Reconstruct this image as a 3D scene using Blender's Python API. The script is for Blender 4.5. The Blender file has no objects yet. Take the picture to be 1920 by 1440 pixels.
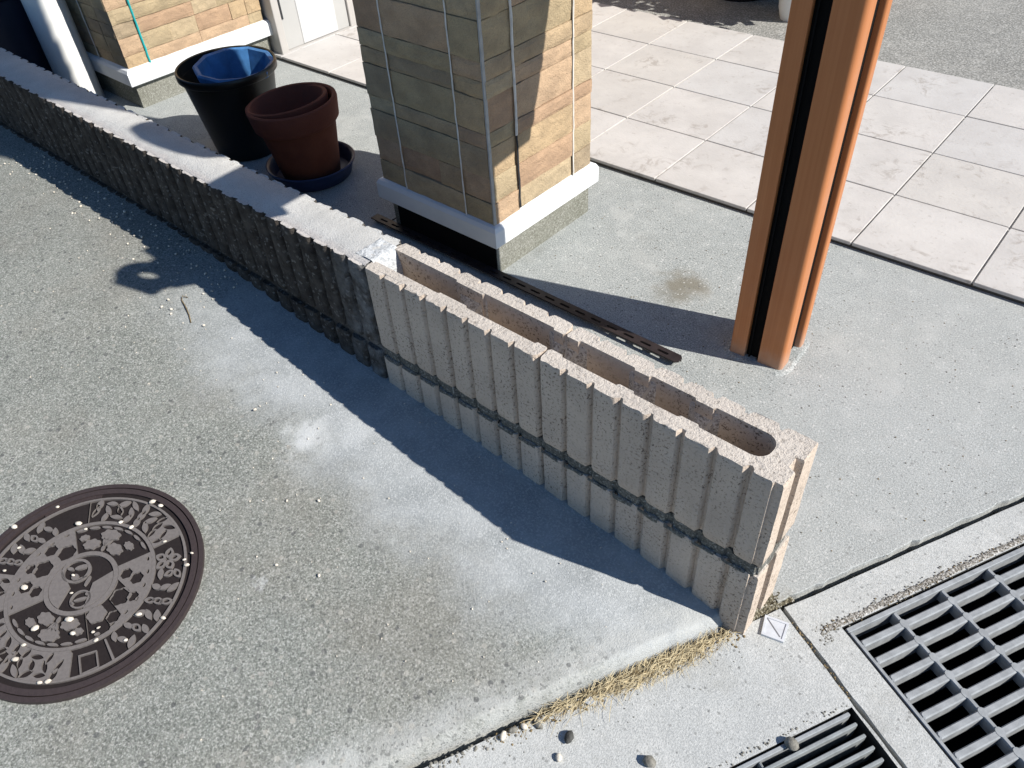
import bpy, bmesh, math, random
from math import sin, cos, pi, radians as rad, atan2, hypot, sqrt
from mathutils import Vector, Matrix, noise
from mathutils.geometry import tessellate_polygon

random.seed(7)
sc = bpy.context.scene
COL = sc.collection
V = Vector

# ------------------------------------------------------------------ camera, sky, sun, exposure
# metres: x along the block wall, y towards the house, z up, 0 = house-side slab
cd = bpy.data.cameras.new('camera')
cam = bpy.data.objects.new('camera', cd)
COL.objects.link(cam)
cd.sensor_width = 36.0
cd.lens = 36.0 * 1480.45 / 1920.0
cd.clip_start = 0.02
cd.clip_end = 400
RX, RY, RZ = (0.751, 0.658, -0.054), (0.42, -0.54, -0.729), (-0.509, 0.525, -0.682)
m3 = Matrix((RX, (-RY[0], -RY[1], -RY[2]), (-RZ[0], -RZ[1], -RZ[2]))).transposed()
q = m3.to_quaternion(); q.normalize()
cam.matrix_world = Matrix.Translation((0.994, -0.669, 1.145)) @ q.to_matrix().to_4x4()
sc.camera = cam

SUN_AZ, SUN_EL = 18.0, 39.0          # azimuth from +x towards +y
w = bpy.data.worlds.new('World'); sc.world = w; w.use_nodes = True
nt = w.node_tree; nt.nodes.clear()
sky = nt.nodes.new('ShaderNodeTexSky'); sky.sky_type = 'NISHITA'; sky.sun_disc = False
sky.sun_elevation = rad(SUN_EL); sky.sun_rotation = rad(90 - SUN_AZ)
sky.air_density = 1.0; sky.dust_density = 0.0; sky.ozone_density = 6.5
bg = nt.nodes.new('ShaderNodeBackground'); bg.inputs[1].default_value = 0.078
out = nt.nodes.new('ShaderNodeOutputWorld')
nt.links.new(sky.outputs[0], bg.inputs[0]); nt.links.new(bg.outputs[0], out.inputs[0])

sd = bpy.data.lights.new('sun', 'SUN'); sd.energy = 5.0; sd.angle = rad(0.5); sd.color = (1.0, 0.955, 0.90)
sun = bpy.data.objects.new('sun', sd); COL.objects.link(sun)
az, el = rad(SUN_AZ), rad(SUN_EL)
L = V((cos(az) * cos(el), sin(az) * cos(el), sin(el)))
sun.rotation_euler = L.to_track_quat('Z', 'Y').to_euler()
sun.location = (3, 1, 4)
sc.view_settings.view_transform = 'Standard'
sc.view_settings.look = 'None'
sc.view_settings.gamma = 1
sc.view_settings.use_curve_mapping = False
sc.view_settings.exposure = 0.5
sc.render.engine = 'CYCLES'
sc.cycles.max_bounces = 8
sc.cycles.use_denoising = True

# ------------------------------------------------------------------ helpers
class MB:
    def __init__(s):
        s.v = []; s.f = []; s.m = []
    def add(s, vs, fs, mi=0):
        b = len(s.v); s.v += [tuple(p) for p in vs]
        for f in fs:
            s.f.append([b + i for i in f]); s.m.append(mi)
    def box(s, x0, x1, y0, y1, z0, z1, mi=0, M=None):
        vs = [V((x, y, z)) for z in (z0, z1) for y in (y0, y1) for x in (x0, x1)]
        if M: vs = [M @ p for p in vs]
        s.add(vs, [(0, 2, 3, 1), (4, 5, 7, 6), (0, 1, 5, 4), (2, 6, 7, 3), (0, 4, 6, 2), (1, 3, 7, 5)], mi)
    def cham(s, x0, x1, y0, y1, z0, z1, c, mi=0, M=None):
        """box with chamfered vertical and top edges"""
        def ring(z, d):
            a, b, e, f = x0 + d, x1 - d, y0 + d, y1 - d
            return [(a + c, e, z), (b - c, e, z), (b, e + c, z), (b, f - c, z), (b - c, f, z), (a + c, f, z), (a, f - c, z), (a, e + c, z)]
        vs = ring(z0, 0) + ring(z1 - c, 0) + ring(z1, c * .8)
        vs = [V(p) for p in vs]
        if M: vs = [M @ p for p in vs]
        fs = [tuple(range(7, -1, -1)), tuple(range(16, 24))]
        for k in (0, 8):
            fs += [(k + i, k + (i + 1) % 8, k + 8 + (i + 1) % 8, k + 8 + i) for i in range(8)]
        s.add(vs, fs, mi)
    def poly(s, loops, z, mi=0, up=True):
        """flat polygon with holes at height z (number or function)"""
        zz = z if callable(z) else (lambda x, y: z)
        flat = [p for l in loops for p in l]
        tri = tessellate_polygon([[V((p[0], p[1], 0)) for p in l] for l in loops])
        fs = []
        for t in tri:
            a, b, c = [flat[i] for i in t]
            ccw = (b[0]-a[0])*(c[1]-a[1]) - (b[1]-a[1])*(c[0]-a[0]) > 0
            fs.append(t if ccw == up else t[::-1])
        s.add([(p[0], p[1], zz(*p[:2])) for p in flat], fs, mi)
    def wall(s, loop, z0, z1, mi=0, outward=True):
        n = len(loop)
        f0 = z0 if callable(z0) else (lambda x, y: z0)
        f1 = z1 if callable(z1) else (lambda x, y: z1)
        vs = [(p[0], p[1], f0(*p[:2])) for p in loop] + [(p[0], p[1], f1(*p[:2])) for p in loop]
        fs = [(i, (i + 1) % n, n + (i + 1) % n, n + i) for i in range(n)]
        if not outward: fs = [f[::-1] for f in fs]
        s.add(vs, fs, mi)
    def prism(s, loops, z0, z1, mi=0, mtop=None, mhole=None):
        """loops[0] outer CCW, others holes CCW"""
        s.poly(loops, z1, mi if mtop is None else mtop, True)
        s.wall(loops[0], z0, z1, mi, True)
        for h in loops[1:]: s.wall(h, z0, z1, mi if mhole is None else mhole, False)
    def lathe(s, prof, n=48, mi=0, c=(0, 0, 0), cap=False, M=None, wob=0):
        vs = []
        for (r, z) in prof:
            for i in range(n):
                a = 2 * pi * i / n
                p = V((r * cos(a), r * sin(a), z))
                if M: p = M @ p
                vs.append((p.x + c[0], p.y + c[1], p.z + c[2]))
        fs = []
        for k in range(len(prof) - 1):
            fs += [(k * n + i, k * n + (i + 1) % n, (k + 1) * n + (i + 1) % n, (k + 1) * n + i) for i in range(n)]
        if cap: fs.append(tuple((len(prof) - 1) * n + i for i in range(n)))
        s.add(vs, fs, mi)
    def tube(s, pts, r, n=8, mi=0):
        pts = [V(p) for p in pts]; vs = []
        for i, p in enumerate(pts):
            d = (pts[min(i + 1, len(pts) - 1)] - pts[max(i - 1, 0)]).normalized()
            a = d.cross(V((0.31, 0.2, 0.93)))
            if a.length < .05: a = d.cross(V((1, 0, 0)))
            a.normalize(); b = d.cross(a)
            rr = r[i] if isinstance(r, (list, tuple)) else r
            vs += [p + a * rr * cos(2 * pi * k / n) + b * rr * sin(2 * pi * k / n) for k in range(n)]
        fs = []
        for i in range(len(pts) - 1):
            fs += [(i * n + k, i * n + (k + 1) % n, (i + 1) * n + (k + 1) % n, (i + 1) * n + k) for k in range(n)]
        fs += [tuple(range(n - 1, -1, -1)), tuple((len(pts) - 1) * n + k for k in range(n))]
        s.add(vs, fs, mi)
    def mesh(s, name, mats, smooth=False):
        me = bpy.data.meshes.new(name); me.from_pydata(s.v, [], s.f)
        for m in (mats if isinstance(mats, (list, tuple)) else [mats]): me.materials.append(m)
        me.polygons.foreach_set('material_index', s.m)
        me.polygons.foreach_set('use_smooth', [smooth] * len(s.f))
        me.update(); return me
    def build(s, name, mats, parent=None, smooth=False, autos=None, **kw):
        o = bpy.data.objects.new(name, s.mesh(name, mats, smooth or autos is not None))
        COL.objects.link(o)
        if autos is not None: o.data.set_sharp_from_angle(angle=rad(autos))
        if parent: o.parent = parent
        tag(o, **kw); return o

def tag(o, label=None, cat=None, group=None, kind=None):
    for k, v in (('label', label), ('category', cat), ('group', group), ('kind', kind)):
        if v: o[k] = v
    return o

def empty(name, loc, label, cat, group=None, rz=0):
    o = bpy.data.objects.new(name, None); COL.objects.link(o)
    o.location = loc; o.rotation_euler = (0, 0, rz); o.empty_display_size = .05
    return tag(o, label, cat, group)

def ns(x, y=0, z=0, sca=1.0):
    return noise.noise(V((x * sca, y * sca, z * sca)))

def jit(a): return random.uniform(-a, a)

# ------------------------------------------------------------------ materials
class Mat:
    def __init__(s, name, rough=.8, spec=.3):
        s.m = bpy.data.materials.new(name); s.m.use_nodes = True
        s.t = s.m.node_tree; s.b = s.t.nodes['Principled BSDF']
        s.b.inputs['Roughness'].default_value = rough
        s.b.inputs['Specular IOR Level'].default_value = spec
        s.co = s.t.nodes.new('ShaderNodeTexCoord').outputs['Object']
    def n(s, typ, **kw):
        o = s.t.nodes.new(typ)
        for k, v in kw.items(): setattr(o, k, v)
        return o
    def lk(s, a, b): s.t.links.new(a, b)
    def noise(s, scale, detail=4, rough=.55, vec=None, dist=0):
        o = s.n('ShaderNodeTexNoise'); o.inputs['Scale'].default_value = scale
        o.inputs['Detail'].default_value = detail; o.inputs['Roughness'].default_value = rough
        o.inputs['Distortion'].default_value = dist
        s.lk(vec or s.co, o.inputs['Vector']); return o.outputs['Fac']
    def voro(s, scale, vec=None, outn='Distance'):
        o = s.n('ShaderNodeTexVoronoi'); o.inputs['Scale'].default_value = scale
        s.lk(vec or s.co, o.inputs['Vector']); return o.outputs[outn]
    def mapv(s, scale=(1, 1, 1), rot=(0, 0, 0), loc=(0, 0, 0)):
        o = s.n('ShaderNodeMapping'); o.inputs['Scale'].default_value = scale; o.inputs['Rotation'].default_value = rot
        o.inputs['Location'].default_value = loc
        s.lk(s.co, o.inputs['Vector']); return o.outputs[0]
    def ramp(s, fac, a, b, lo=0., hi=1.):
        o = s.n('ShaderNodeMapRange'); o.interpolation_type = 'SMOOTHSTEP'
        o.inputs['From Min'].default_value = a; o.inputs['From Max'].default_value = b
        o.inputs['To Min'].default_value = lo; o.inputs['To Max'].default_value = hi
        s.lk(fac, o.inputs['Value']); return o.outputs[0]
    def math(s, op, a, b=None, c=None):
        o = s.n('ShaderNodeMath', operation=op)
        for i, x in enumerate((a, b, c)):
            if x is None: continue
            if hasattr(x, 'is_output'): s.lk(x, o.inputs[i])
            else: o.inputs[i].default_value = x
        return o.outputs[0]
    def mix(s, fac, a, b, blend='MIX'):
        o = s.n('ShaderNodeMix', data_type='RGBA', blend_type=blend)
        for sock, x in ((o.inputs[0], fac), (o.inputs[6], a), (o.inputs[7], b)):
            if hasattr(x, 'is_output'): s.lk(x, sock)
            elif isinstance(x, (int, float)): sock.default_value = x
            else: sock.default_value = (*x[:3], 1)
        return o.outputs[2]
    def xyz(s):
        o = s.n('ShaderNodeSeparateXYZ'); s.lk(s.co, o.inputs[0]); return o.outputs
    def col(s, c):
        if hasattr(c, 'is_output'): s.lk(c, s.b.inputs['Base Color'])
        else: s.b.inputs['Base Color'].default_value = (*c, 1)
    def bump(s, h, dist=.002, strength=1., prev=None):
        o = s.n('ShaderNodeBump'); o.inputs['Distance'].default_value = dist; o.inputs['Strength'].default_value = strength
        s.lk(h, o.inputs['Height'])
        if prev is not None: s.lk(prev, o.inputs['Normal'])
        s.lk(o.outputs[0], s.b.inputs['Normal']); return o.outputs[0]

def mix3(a, b, t): return tuple(x + (y - x) * t for x, y in zip(a, b))

def concrete(name, base, dark=None, light=None, specks=.5, grain=420, extra=None, bump=.0016):
    m = Mat(name, .93, .15)
    dark = dark or mix3(base, (0, 0, 0), .35); light = light or mix3(base, (1, 1, 1), .3)
    big = m.noise(2.6, 6, .6); mid = m.noise(19, 5, .6)
    c = m.mix(m.ramp(big, .3, .72), dark, base)
    c = m.mix(m.ramp(mid, .45, .75, 0, .55), c, light)
    fine = m.noise(grain, 3, .7)
    c = m.mix(m.ramp(fine, .47, .62, 0, min(1, specks * 1.4)), c, light)
    c = m.mix(m.ramp(fine, .5, .36, 0, min(1, specks * 1.2)), c, mix3(dark, (0, 0, 0), .35))
    g2 = m.noise(grain * .72, 2, .6)
    c = m.mix(m.ramp(g2, .54, .66, 0, min(1, specks * 1.5)), c, mix3(light, (.75, .75, .72), .35))
    c = m.mix(m.ramp(g2, .46, .33, 0, min(1, specks * 1.3)), c, mix3(dark, (0, 0, 0), .5))
    if extra: c = extra(m, c)
    m.col(c)
    h = m.math('ADD', fine, m.math('MULTIPLY', mid, 1.5))
    n1 = m.bump(h, bump, .8)
    return m

def drive_extra(m, c):
    X, Y, Z = m.xyz()
    n1 = m.math('MULTIPLY', m.math('SUBTRACT', m.noise(5.5, 5, .6), .5), .34)
    n2 = m.math('MULTIPLY', m.math('SUBTRACT', m.noise(26, 4, .6), .5), .05)
    d = m.math('ADD', Y, n1)
    # trowelled fresh mortar along the foot of the wall
    mk = m.math('MULTIPLY', m.ramp(d, -.30, -.12), m.ramp(X, -.75, -.25))
    mort = m.mix(m.ramp(m.noise(14, 5, .6), .3, .7), (.30, .32, .325), (.41, .43, .435))
    mort = m.mix(m.ramp(m.noise(260, 2, .6), .5, .64, 0, .6), mort, (.56, .58, .58))
    c = m.mix(m.math('MULTIPLY', mk, .85), c, mort)
    # pale mortar smeared along the lip of the slab
    s_ = m.math('ADD', m.math('MULTIPLY', m.math('SUBTRACT', X, .778), .899), m.math('MULTIPLY', Y, -.438))
    s_ = m.math('ADD', s_, n2)
    lip = m.math('MULTIPLY', m.ramp(s_, -.085, -.03), m.ramp(m.noise(34, 4, .65), .3, .6, .35, 1))
    c = m.mix(m.math('MULTIPLY', lip, .75), c, (.45, .46, .44))
    # white cement smears
    for (x, y, r, st) in ((.0, -.195, .06, .8), (.156, -.44, .024, .75), (.05, -.13, .05, .35)):
        dx = m.math('SUBTRACT', X, x); dy = m.math('SUBTRACT', Y, y)
        r2 = m.math('SQRT', m.math('ADD', m.math('MULTIPLY', dx, dx), m.math('MULTIPLY', m.math('MULTIPLY', dy, dy), .8)))
        r2 = m.math('ADD', r2, m.math('MULTIPLY', m.math('SUBTRACT', m.noise(16, 5, .65), .5), .16))
        c = m.mix(m.ramp(r2, r, 0, 0, st), c, (.58, .60, .60))
    # old washed surface: exposed fine aggregate
    far = m.ramp(m.noise(3.1, 4, .6), .42, .68, 0, .35)
    c = m.mix(m.math('MULTIPLY', far, m.math('SUBTRACT', 1., mk)), c, (.215, .195, .16))
    bigc = m.voro(85, outn='Color'); sb_ = m.n('ShaderNodeSeparateColor'); m.lk(bigc, sb_.inputs[0])
    near = m.ramp(m.voro(85), .42, .30)
    c = m.mix(m.math('MULTIPLY', m.math('MULTIPLY', m.ramp(sb_.outputs[0], .90, .94, 0, .7), near), m.math('SUBTRACT', 1., mk)), c, (.085, .088, .088))
    c = m.mix(m.math('MULTIPLY', m.math('MULTIPLY', m.ramp(sb_.outputs[1], .92, .96, 0, .6), near), m.math('SUBTRACT', 1., mk)), c, (.40, .385, .34))
    vo = m.voro(330, outn='Color'); sep = m.n('ShaderNodeSeparateColor'); m.lk(vo, sep.inputs[0])
    inv = m.math('SUBTRACT', 1., mk)
    c = m.mix(m.math('MULTIPLY', m.ramp(sep.outputs[0], .75, 1., 0, .42), inv), c, (.48, .47, .43))
    c = m.mix(m.math('MULTIPLY', m.ramp(sep.outputs[1], .8, 1., 0, .5), inv), c, (.07, .072, .07))
    return c

def flecks(m, c, amt=1.):
    v1 = m.voro(150, outn='Color'); sp = m.n('ShaderNodeSeparateColor'); m.lk(v1, sp.inputs[0]); core = m.ramp(m.voro(150), .45, .25)
    c = m.mix(m.math('MULTIPLY', m.ramp(sp.outputs[0], .90, .93, 0, .6 * amt), core), c, (.62, .62, .59))
    c = m.mix(m.math('MULTIPLY', m.ramp(sp.outputs[1], .94, .96, 0, .75 * amt), core), c, (.11, .11, .105))
    v2 = m.noise(5, 6, .7, dist=1.2)
    c = m.mix(m.ramp(v2, .56, .72, 0, .35 * amt), c, (.23, .235, .215))
    return c

def apron_extra(m, c):
    c = m.mix(m.ramp(m.noise(8, 6, .68, dist=.8), .54, .70, 0, .3), c, (.30, .295, .26))
    return flecks(m, c, .7)

def slab_extra(m, c):
    X, Y, Z = m.xyz()
    def spot(x, y, r, col, st, c, ns_=.12):
        dx = m.math('SUBTRACT', X, x); dy = m.math('SUBTRACT', Y, y)
        r2 = m.math('SQRT', m.math('ADD', m.math('MULTIPLY', dx, dx), m.math('MULTIPLY', dy, dy)))
        r2 = m.math('ADD', r2, m.math('MULTIPLY', m.math('SUBTRACT', m.noise(18, 5, .65), .5), ns_))
        return m.mix(m.ramp(r2, r, r * .25, 0, st), c, col)
    c = spot(.24, .72, .085, (.17, .15, .105), .75, c)
    c = spot(.83, .07, .07, (.22, .20, .14), .7, c)
    # worn pale skin with torn edges
    c = m.mix(m.ramp(m.noise(7.5, 7, .62), .52, .68, 0, .4), c, (.46, .465, .44))
    c = flecks(m, c)
    g = m.ramp(X, .35, .75, 0, .7)
    c = m.mix(m.math('MULTIPLY', g, .5), c, (.43, .435, .42))
    return c

M = {}
M['drive'] = concrete('washed_concrete', (.228, .242, .216), (.180, .192, .170), (.315, .325, .295), .48, 400, drive_extra, .0022)
M['slab'] = concrete('slab_concrete', (.335, .355, .34), (.265, .285, .273), (.46, .475, .455), .5, 400, slab_extra, .0014)
M['apron'] = concrete('apron_concrete', (.47, .48, .46), (.40, .41, .395), (.57, .575, .55), .25, 420, apron_extra, .0014)
M['base'] = concrete('base_concrete', (.23, .23, .20), (.16, .16, .125), (.30, .30, .26), .32, 330, None, .0016)
M['asphalt'] = concrete('asphalt', (.05, .05, .05), None, (.12, .12, .12), .6, 260)
M['ground'] = concrete('ground', (.16, .15, .12), None, None, .4, 40)
M['aggregate'] = concrete('aggregate_concrete', (.27, .27, .25), (.19, .19, .175), (.42, .41, .375), .42, 190, None, .002)
M['soil'] = concrete('soil', (.15, .13, .09), (.08, .07, .045), (.26, .235, .16), .7, 330, None, .004)
M['grit'] = concrete('pale_grit', (.30, .28, .24), (.17, .155, .13), (.48, .46, .42), .9, 300, None, .005)
M['mortar'] = concrete('mortar', (.135, .132, .115), (.09, .09, .078), (.20, .195, .17), .4, 300, None, .003)
M['white_mortar'] = concrete('pale_mortar', (.55, .57, .57), (.42, .44, .45), (.68, .69, .68), .35, 200, None, .004)
M['black'] = Mat('pit_dark', .9, .1).m  # near-black colour imitates the shade below the gratings
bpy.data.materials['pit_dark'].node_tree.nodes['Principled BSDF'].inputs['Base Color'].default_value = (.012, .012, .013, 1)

def block_mat(name, top):
    m = Mat(name, .95, .12)
    X, Y, Z = m.xyz()
    big = m.noise(9, 5, .6)
    base = (.575, .48, .385) if not top else (.56, .51, .445)  # paler sunlit top, warmer shaded sides: light put into the two colours
    dk = (.47, .39, .315) if not top else (.47, .425, .37)
    c = m.mix(m.ramp(big, .3, .7), dk, base)
    st = m.noise(60, 4, .6, vec=m.mapv((1, 1, .25)))
    c = m.mix(m.ramp(st, .5, .8, 0, .4), c, (.60, .53, .46))
    por = m.noise(210, 3, .72)
    amt = m.ramp(m.noise(11, 4, .6), .35, .65, .25, 1.0)
    c = m.mix(m.math('MULTIPLY', m.ramp(por, .455, .37, 0, .9 if not top else .55), amt), c, (.10, .075, .055))
    c = m.mix(m.ramp(por, .58, .7, 0, .4), c, (.62, .57, .51))
    m.col(c)
    m.bump(m.math('ADD', por, m.math('MULTIPLY', m.noise(110, 4, .6), .8)), .0022 if not top else .003, .9)
    return m.m
M['block'] = block_mat('new_block', False)
M['block_top'] = block_mat('new_block_top', True)
M['web'] = concrete('broken_web', (.50, .46, .42), (.38, .345, .31), (.66, .62, .58), .6, 330, None, .004).m

def old_mat():
    m = Mat('old_block', .97, .1)
    X, Y, Z = m.xyz()
    n1 = m.noise(30, 6, .65)
    c = m.mix(m.ramp(n1, .3, .7), (.040, .034, .029), (.095, .084, .072))
    vo = m.voro(190, outn='Color'); sep = m.n('ShaderNodeSeparateColor'); m.lk(vo, sep.inputs[0])
    c = m.mix(m.ramp(sep.outputs[0], .85, 1., 0, .7), c, (.22, .21, .19))
    # cement smeared on the last block by the new work
    k = m.math('MULTIPLY', m.ramp(X, -.16, 0.), m.ramp(m.noise(22, 4, .6), .35, .7))
    c = m.mix(m.math('MULTIPLY', k, .6), c, (.33, .34, .34))
    m.col(c)
    m.bump(m.math('ADD', m.noise(260, 3, .7), m.math('MULTIPLY', m.noise(75, 5, .65), 1.6)), .0035, 1.)
    return m.m
M['old'] = old_mat()
def oldtop():
    m = Mat('old_cement_top', .95, .12)
    X, Y, Z = m.xyz()
    c = m.mix(m.ramp(m.noise(10, 5, .6), .3, .7), (.46, .46, .44), (.58, .575, .545))
    edge = m.ramp(m.math('ADD', Y, m.math('MULTIPLY', m.math('SUBTRACT', m.noise(40, 4, .6), .5), .03)), .028, .006)
    c = m.mix(m.math('MULTIPLY', edge, .6), c, (.54, .49, .45))
    c = m.mix(m.ramp(m.noise(420, 3, .7), .5, .34, 0, .5), c, (.20, .19, .18))
    m.col(c); m.bump(m.math('ADD', m.noise(330, 3, .7), m.math('MULTIPLY', m.noise(70, 4, .6), .8)), .0022, .9)
    return m.m
M['old_top'] = oldtop()

def simple(name, col, rough=.6, spec=.4, metal=0, var=.15, scale=12, bumpd=0, bscale=200):
    m = Mat(name, rough, spec)
    m.b.inputs['Metallic'].default_value = metal
    m.col(m.mix(m.ramp(m.noise(scale, 5, .6), .25, .75), mix3(col, (0, 0, 0), var), tuple(min(.85, x * (1 + var * .7)) for x in col)))
    if bumpd: m.bump(m.noise(bscale, 4, .65), bumpd, .7)
    return m.m

BRICKC = [(.56, .395, .22), (.50, .36, .21), (.47, .36, .205), (.57, .385, .235), (.39, .295, .185), (.53, .335, .20), (.50, .385, .225), (.56, .43, .26)]
def brick_mat(i, c):
    m = Mat('stone_tile', .9, .2)
    n = m.noise(14, 6, .62, vec=m.mapv((1, 1, 1.4), loc=(i * 3.1, 0, 0)))
    k = m.mix(m.ramp(n, .3, .72), mix3(c, (.16, .14, .11), .4), mix3(c, (.5, .42, .3), .2))
    k = m.mix(m.ramp(m.noise(420, 3, .7), .52, .34, 0, .3), k, (.12, .10, .07))
    m.col(k)
    m.bump(m.math('ADD', m.math('MULTIPLY', m.noise(36, 6, .7, dist=.6), 2.), m.noise(300, 3, .6)), .004, .8)
    return m.m
M['brick'] = [brick_mat(i, c) for i, c in enumerate(BRICKC)]
M['grout'] = simple('recess_grout', (.16, .135, .095), .95, .1)
M['caulk'] = simple('white_caulk', (.66, .64, .58), .6, .3, var=.12, scale=60)
M['corner'] = simple('lit_tile_ends', (.40, .39, .36), .85, .2, scale=50, bumpd=.002)
M['trim'] = simple('white_flashing', (.72, .74, .74), .35, .4, var=.06)
M['dark_gap'] = simple('dark_gap', (.03, .032, .035), .7, .3)
M['white_pvc'] = simple('white_pvc', (.74, .74, .70), .35, .45, var=.06)
M['grey_alu'] = simple('grey_aluminium', (.42, .40, .37), .45, .4, var=.06)
M['door_pale'] = simple('door_sheet', (.40, .395, .375), .5, .4, var=.03)
M['door_white'] = simple('door_panel', (.52, .52, .505), .45, .4, var=.03)
M['teal'] = simple('teal_cord', (.02, .36, .36), .6, .3)
M['navy'] = simple('navy_plastic', (.012, .017, .035), .45, .4)
M['navy_lid'] = simple('navy_lid', (.06, .06, .10), .45, .4)
M['black_plastic'] = simple('black_plastic', (.010, .010, .008), .35, .45)
M['black_matt'] = simple('black_matt', (.006, .006, .006), .9, .1)
M['blue_plastic'] = simple('blue_plastic', (.05, .165, .36), .55, .4, var=.3, scale=22)
M['saucer'] = simple('blue_saucer', (.022, .034, .085), .45, .4, var=.2)
M['dark_steel'] = simple('dark_steel', (.028, .022, .024), .45, .4, metal=.3, scale=50, var=.3)
M['rust_steel'] = simple('brown_steel', (.030, .022, .021), .5, .4, metal=.2, scale=40, var=.35)
M['galv'] = simple('galvanised_steel', (.29, .305, .31), .5, .4, metal=0, scale=60, var=.2, bumpd=.0006)
M['galv_old'] = simple('weathered_steel', (.26, .28, .28), .6, .35, metal=0, scale=50, var=.25, bumpd=.0008)
M['plate'] = simple('aluminium_plate', (.60, .62, .64), .4, .45, metal=.2, scale=70, var=.1)
M['line'] = simple('engraved_line', (.16, .16, .17), .6, .2)
M['pebble'] = simple('white_pebble', (.66, .60, .50), .7, .3, scale=150, var=.35)
M['stone'] = simple('grey_stone', (.22, .21, .18), .85, .2, scale=120, var=.5, bumpd=.002)
M['dark_stone'] = simple('dark_stone', (.07, .07, .065), .85, .2, scale=120, var=.5, bumpd=.002)
M['straw'] = simple('dry_straw', (.56, .47, .29), .8, .2, scale=90, var=.35)
M['straw_dark'] = simple('dry_litter', (.20, .15, .08), .9, .1, scale=120, var=.4)
M['leaf'] = simple('green_leaf', (.05, .10, .025), .6, .3, scale=40, var=.4)
M['iron_low'] = simple('cast_iron_recess', (.020, .016, .016), .85, .15, metal=0, scale=200, var=.15, bumpd=.0008, bscale=700)
M['iron_top'] = simple('cast_iron_worn', (.150, .135, .125), .5, .45, metal=0, scale=200, var=.12, bumpd=.0004, bscale=500)
M['iron_rim'] = simple('cast_iron_rim', (.042, .031, .030), .55, .35, metal=0, scale=150, var=.15, bumpd=.001, bscale=500)

M['shaded_pit'] = simple('shaded_pit_concrete', (.035, .035, .032), .8, .2, scale=30, var=.4)  # dark colour stands in for shade on the drain opening walls
def terra():
    m = Mat('terracotta', .85, .2)
    X, Y, Z = m.xyz()
    c = m.mix(m.ramp(m.noise(9, 5, .6), .3, .7), (.135, .042, .024), (.19, .062, .034))
    c = m.mix(m.ramp(m.math('ADD', Z, m.math('MULTIPLY', m.noise(14, 4, .6), .06)), .1, .02, 0, .6), c, (.13, .075, .055))
    m.col(c); m.bump(m.noise(220, 4, .6), .0012, .6); return m.m
M['terra'] = terra()
M['terra_rim'] = simple('terracotta_dark', (.165, .055, .035), .85, .2, scale=9, var=.12, bumpd=.001)

def wood():
    m = Mat('wood_grain_sheet', .42, .4)
    g = m.noise(150, 5, .6, vec=m.mapv((1, 1, .012)), dist=.4)
    g2 = m.noise(30, 4, .6, vec=m.mapv((1, 1, .02)))
    c = m.mix(m.ramp(g, .3, .7), (.42, .155, .052), (.48, .19, .07))
    c = m.mix(m.ramp(g2, .35, .7, 0, .3), c, (.43, .16, .055))
    Z = m.xyz()[2]
    du = m.math('MULTIPLY', m.ramp(m.math('ADD', Z, m.math('MULTIPLY', m.noise(40, 5, .65), .05)), .085, .02), .45)
    c = m.mix(du, c, (.42, .36, .30))
    c = m.mix(m.ramp(m.noise(120, 6, .75, vec=m.mapv((1, 1, .15))), .66, .76, 0, .35), c, (.60, .36, .20))
    m.col(c); m.bump(g, .0004, .5)
    m.lk(m.ramp(m.noise(18, 5, .6), .3, .7, .35, .6), m.b.inputs['Roughness']); return m.m
M['wood'] = wood()

def tilemat(i):
    m = Mat('porch_tile', .7, .3)
    a = [(.535, .515, .485), (.52, .505, .48), (.55, .525, .49), (.525, .50, .46)][i]
    oi = m.n('ShaderNodeObjectInfo'); vm = m.n('ShaderNodeVectorMath', operation='SCALE'); vm.inputs[0].default_value = (37., 23., 11.)
    m.lk(oi.outputs['Random'], vm.inputs['Scale']); va = m.n('ShaderNodeVectorMath', operation='ADD')
    m.lk(m.co, va.inputs[0]); m.lk(vm.outputs[0], va.inputs[1]); off = va.outputs[0]
    c = m.mix(m.ramp(m.noise(7, 6, .65, vec=off), .3, .7), mix3(a, (.40, .38, .355), .5), a)
    v = m.noise(16, 8, .72, vec=off, dist=1.6)
    pat = m.ramp(m.noise(5.5, 4, .55, vec=off), .50, .62)
    c = m.mix(m.math('MULTIPLY', m.ramp(v, .50, .62, 0, .55), pat), c, (.27, .235, .20))
    c = m.mix(m.ramp(m.noise(60, 6, .7, vec=off), .58, .68, 0, .5), c, (.34, .31, .27))
    m.col(c); m.bump(m.math('ADD', v, m.noise(120, 4, .6)), .0012, .5); return m.m
M['tile'] = [tilemat(i) for i in range(4)]
M['tile_grout'] = simple('tile_grout', (.50, .48, .44), .95, .1, scale=60)
M['tile_edge'] = simple('tile_bed', (.10, .09, .075), .95, .1, scale=60, bumpd=.002)  # shade under the tile step put into this dark colour

# ------------------------------------------------------------------ frames of the place
O = V((.778, 0)); E1 = V((.438, .899)); E2 = V((.899, -.438))       # road-edge frame: t along the road, s towards it
def st(s, t): p = O + E2 * s + E1 * t; return (p.x, p.y)
ZW = [(-4, .16), (-1.8, .152), (-.8, .155), (-.59, .143), (-.3, .112), (0, .086), (.3, .064), (.6, .042), (.72, .026), (.778, .012), (3, .0)]
def drive_z(x, y):
    xe = x - .487 * y * min(1., max(0., -y / .5)) if y < 0 else x
    xe = min(max(xe, -3.9), 2.9)
    for (a, za), (b, zb) in zip(ZW, ZW[1:]):
        if a <= xe <= b:
            t = (xe - a) / (b - a); return za + (zb - za) * t
    return 0

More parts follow.
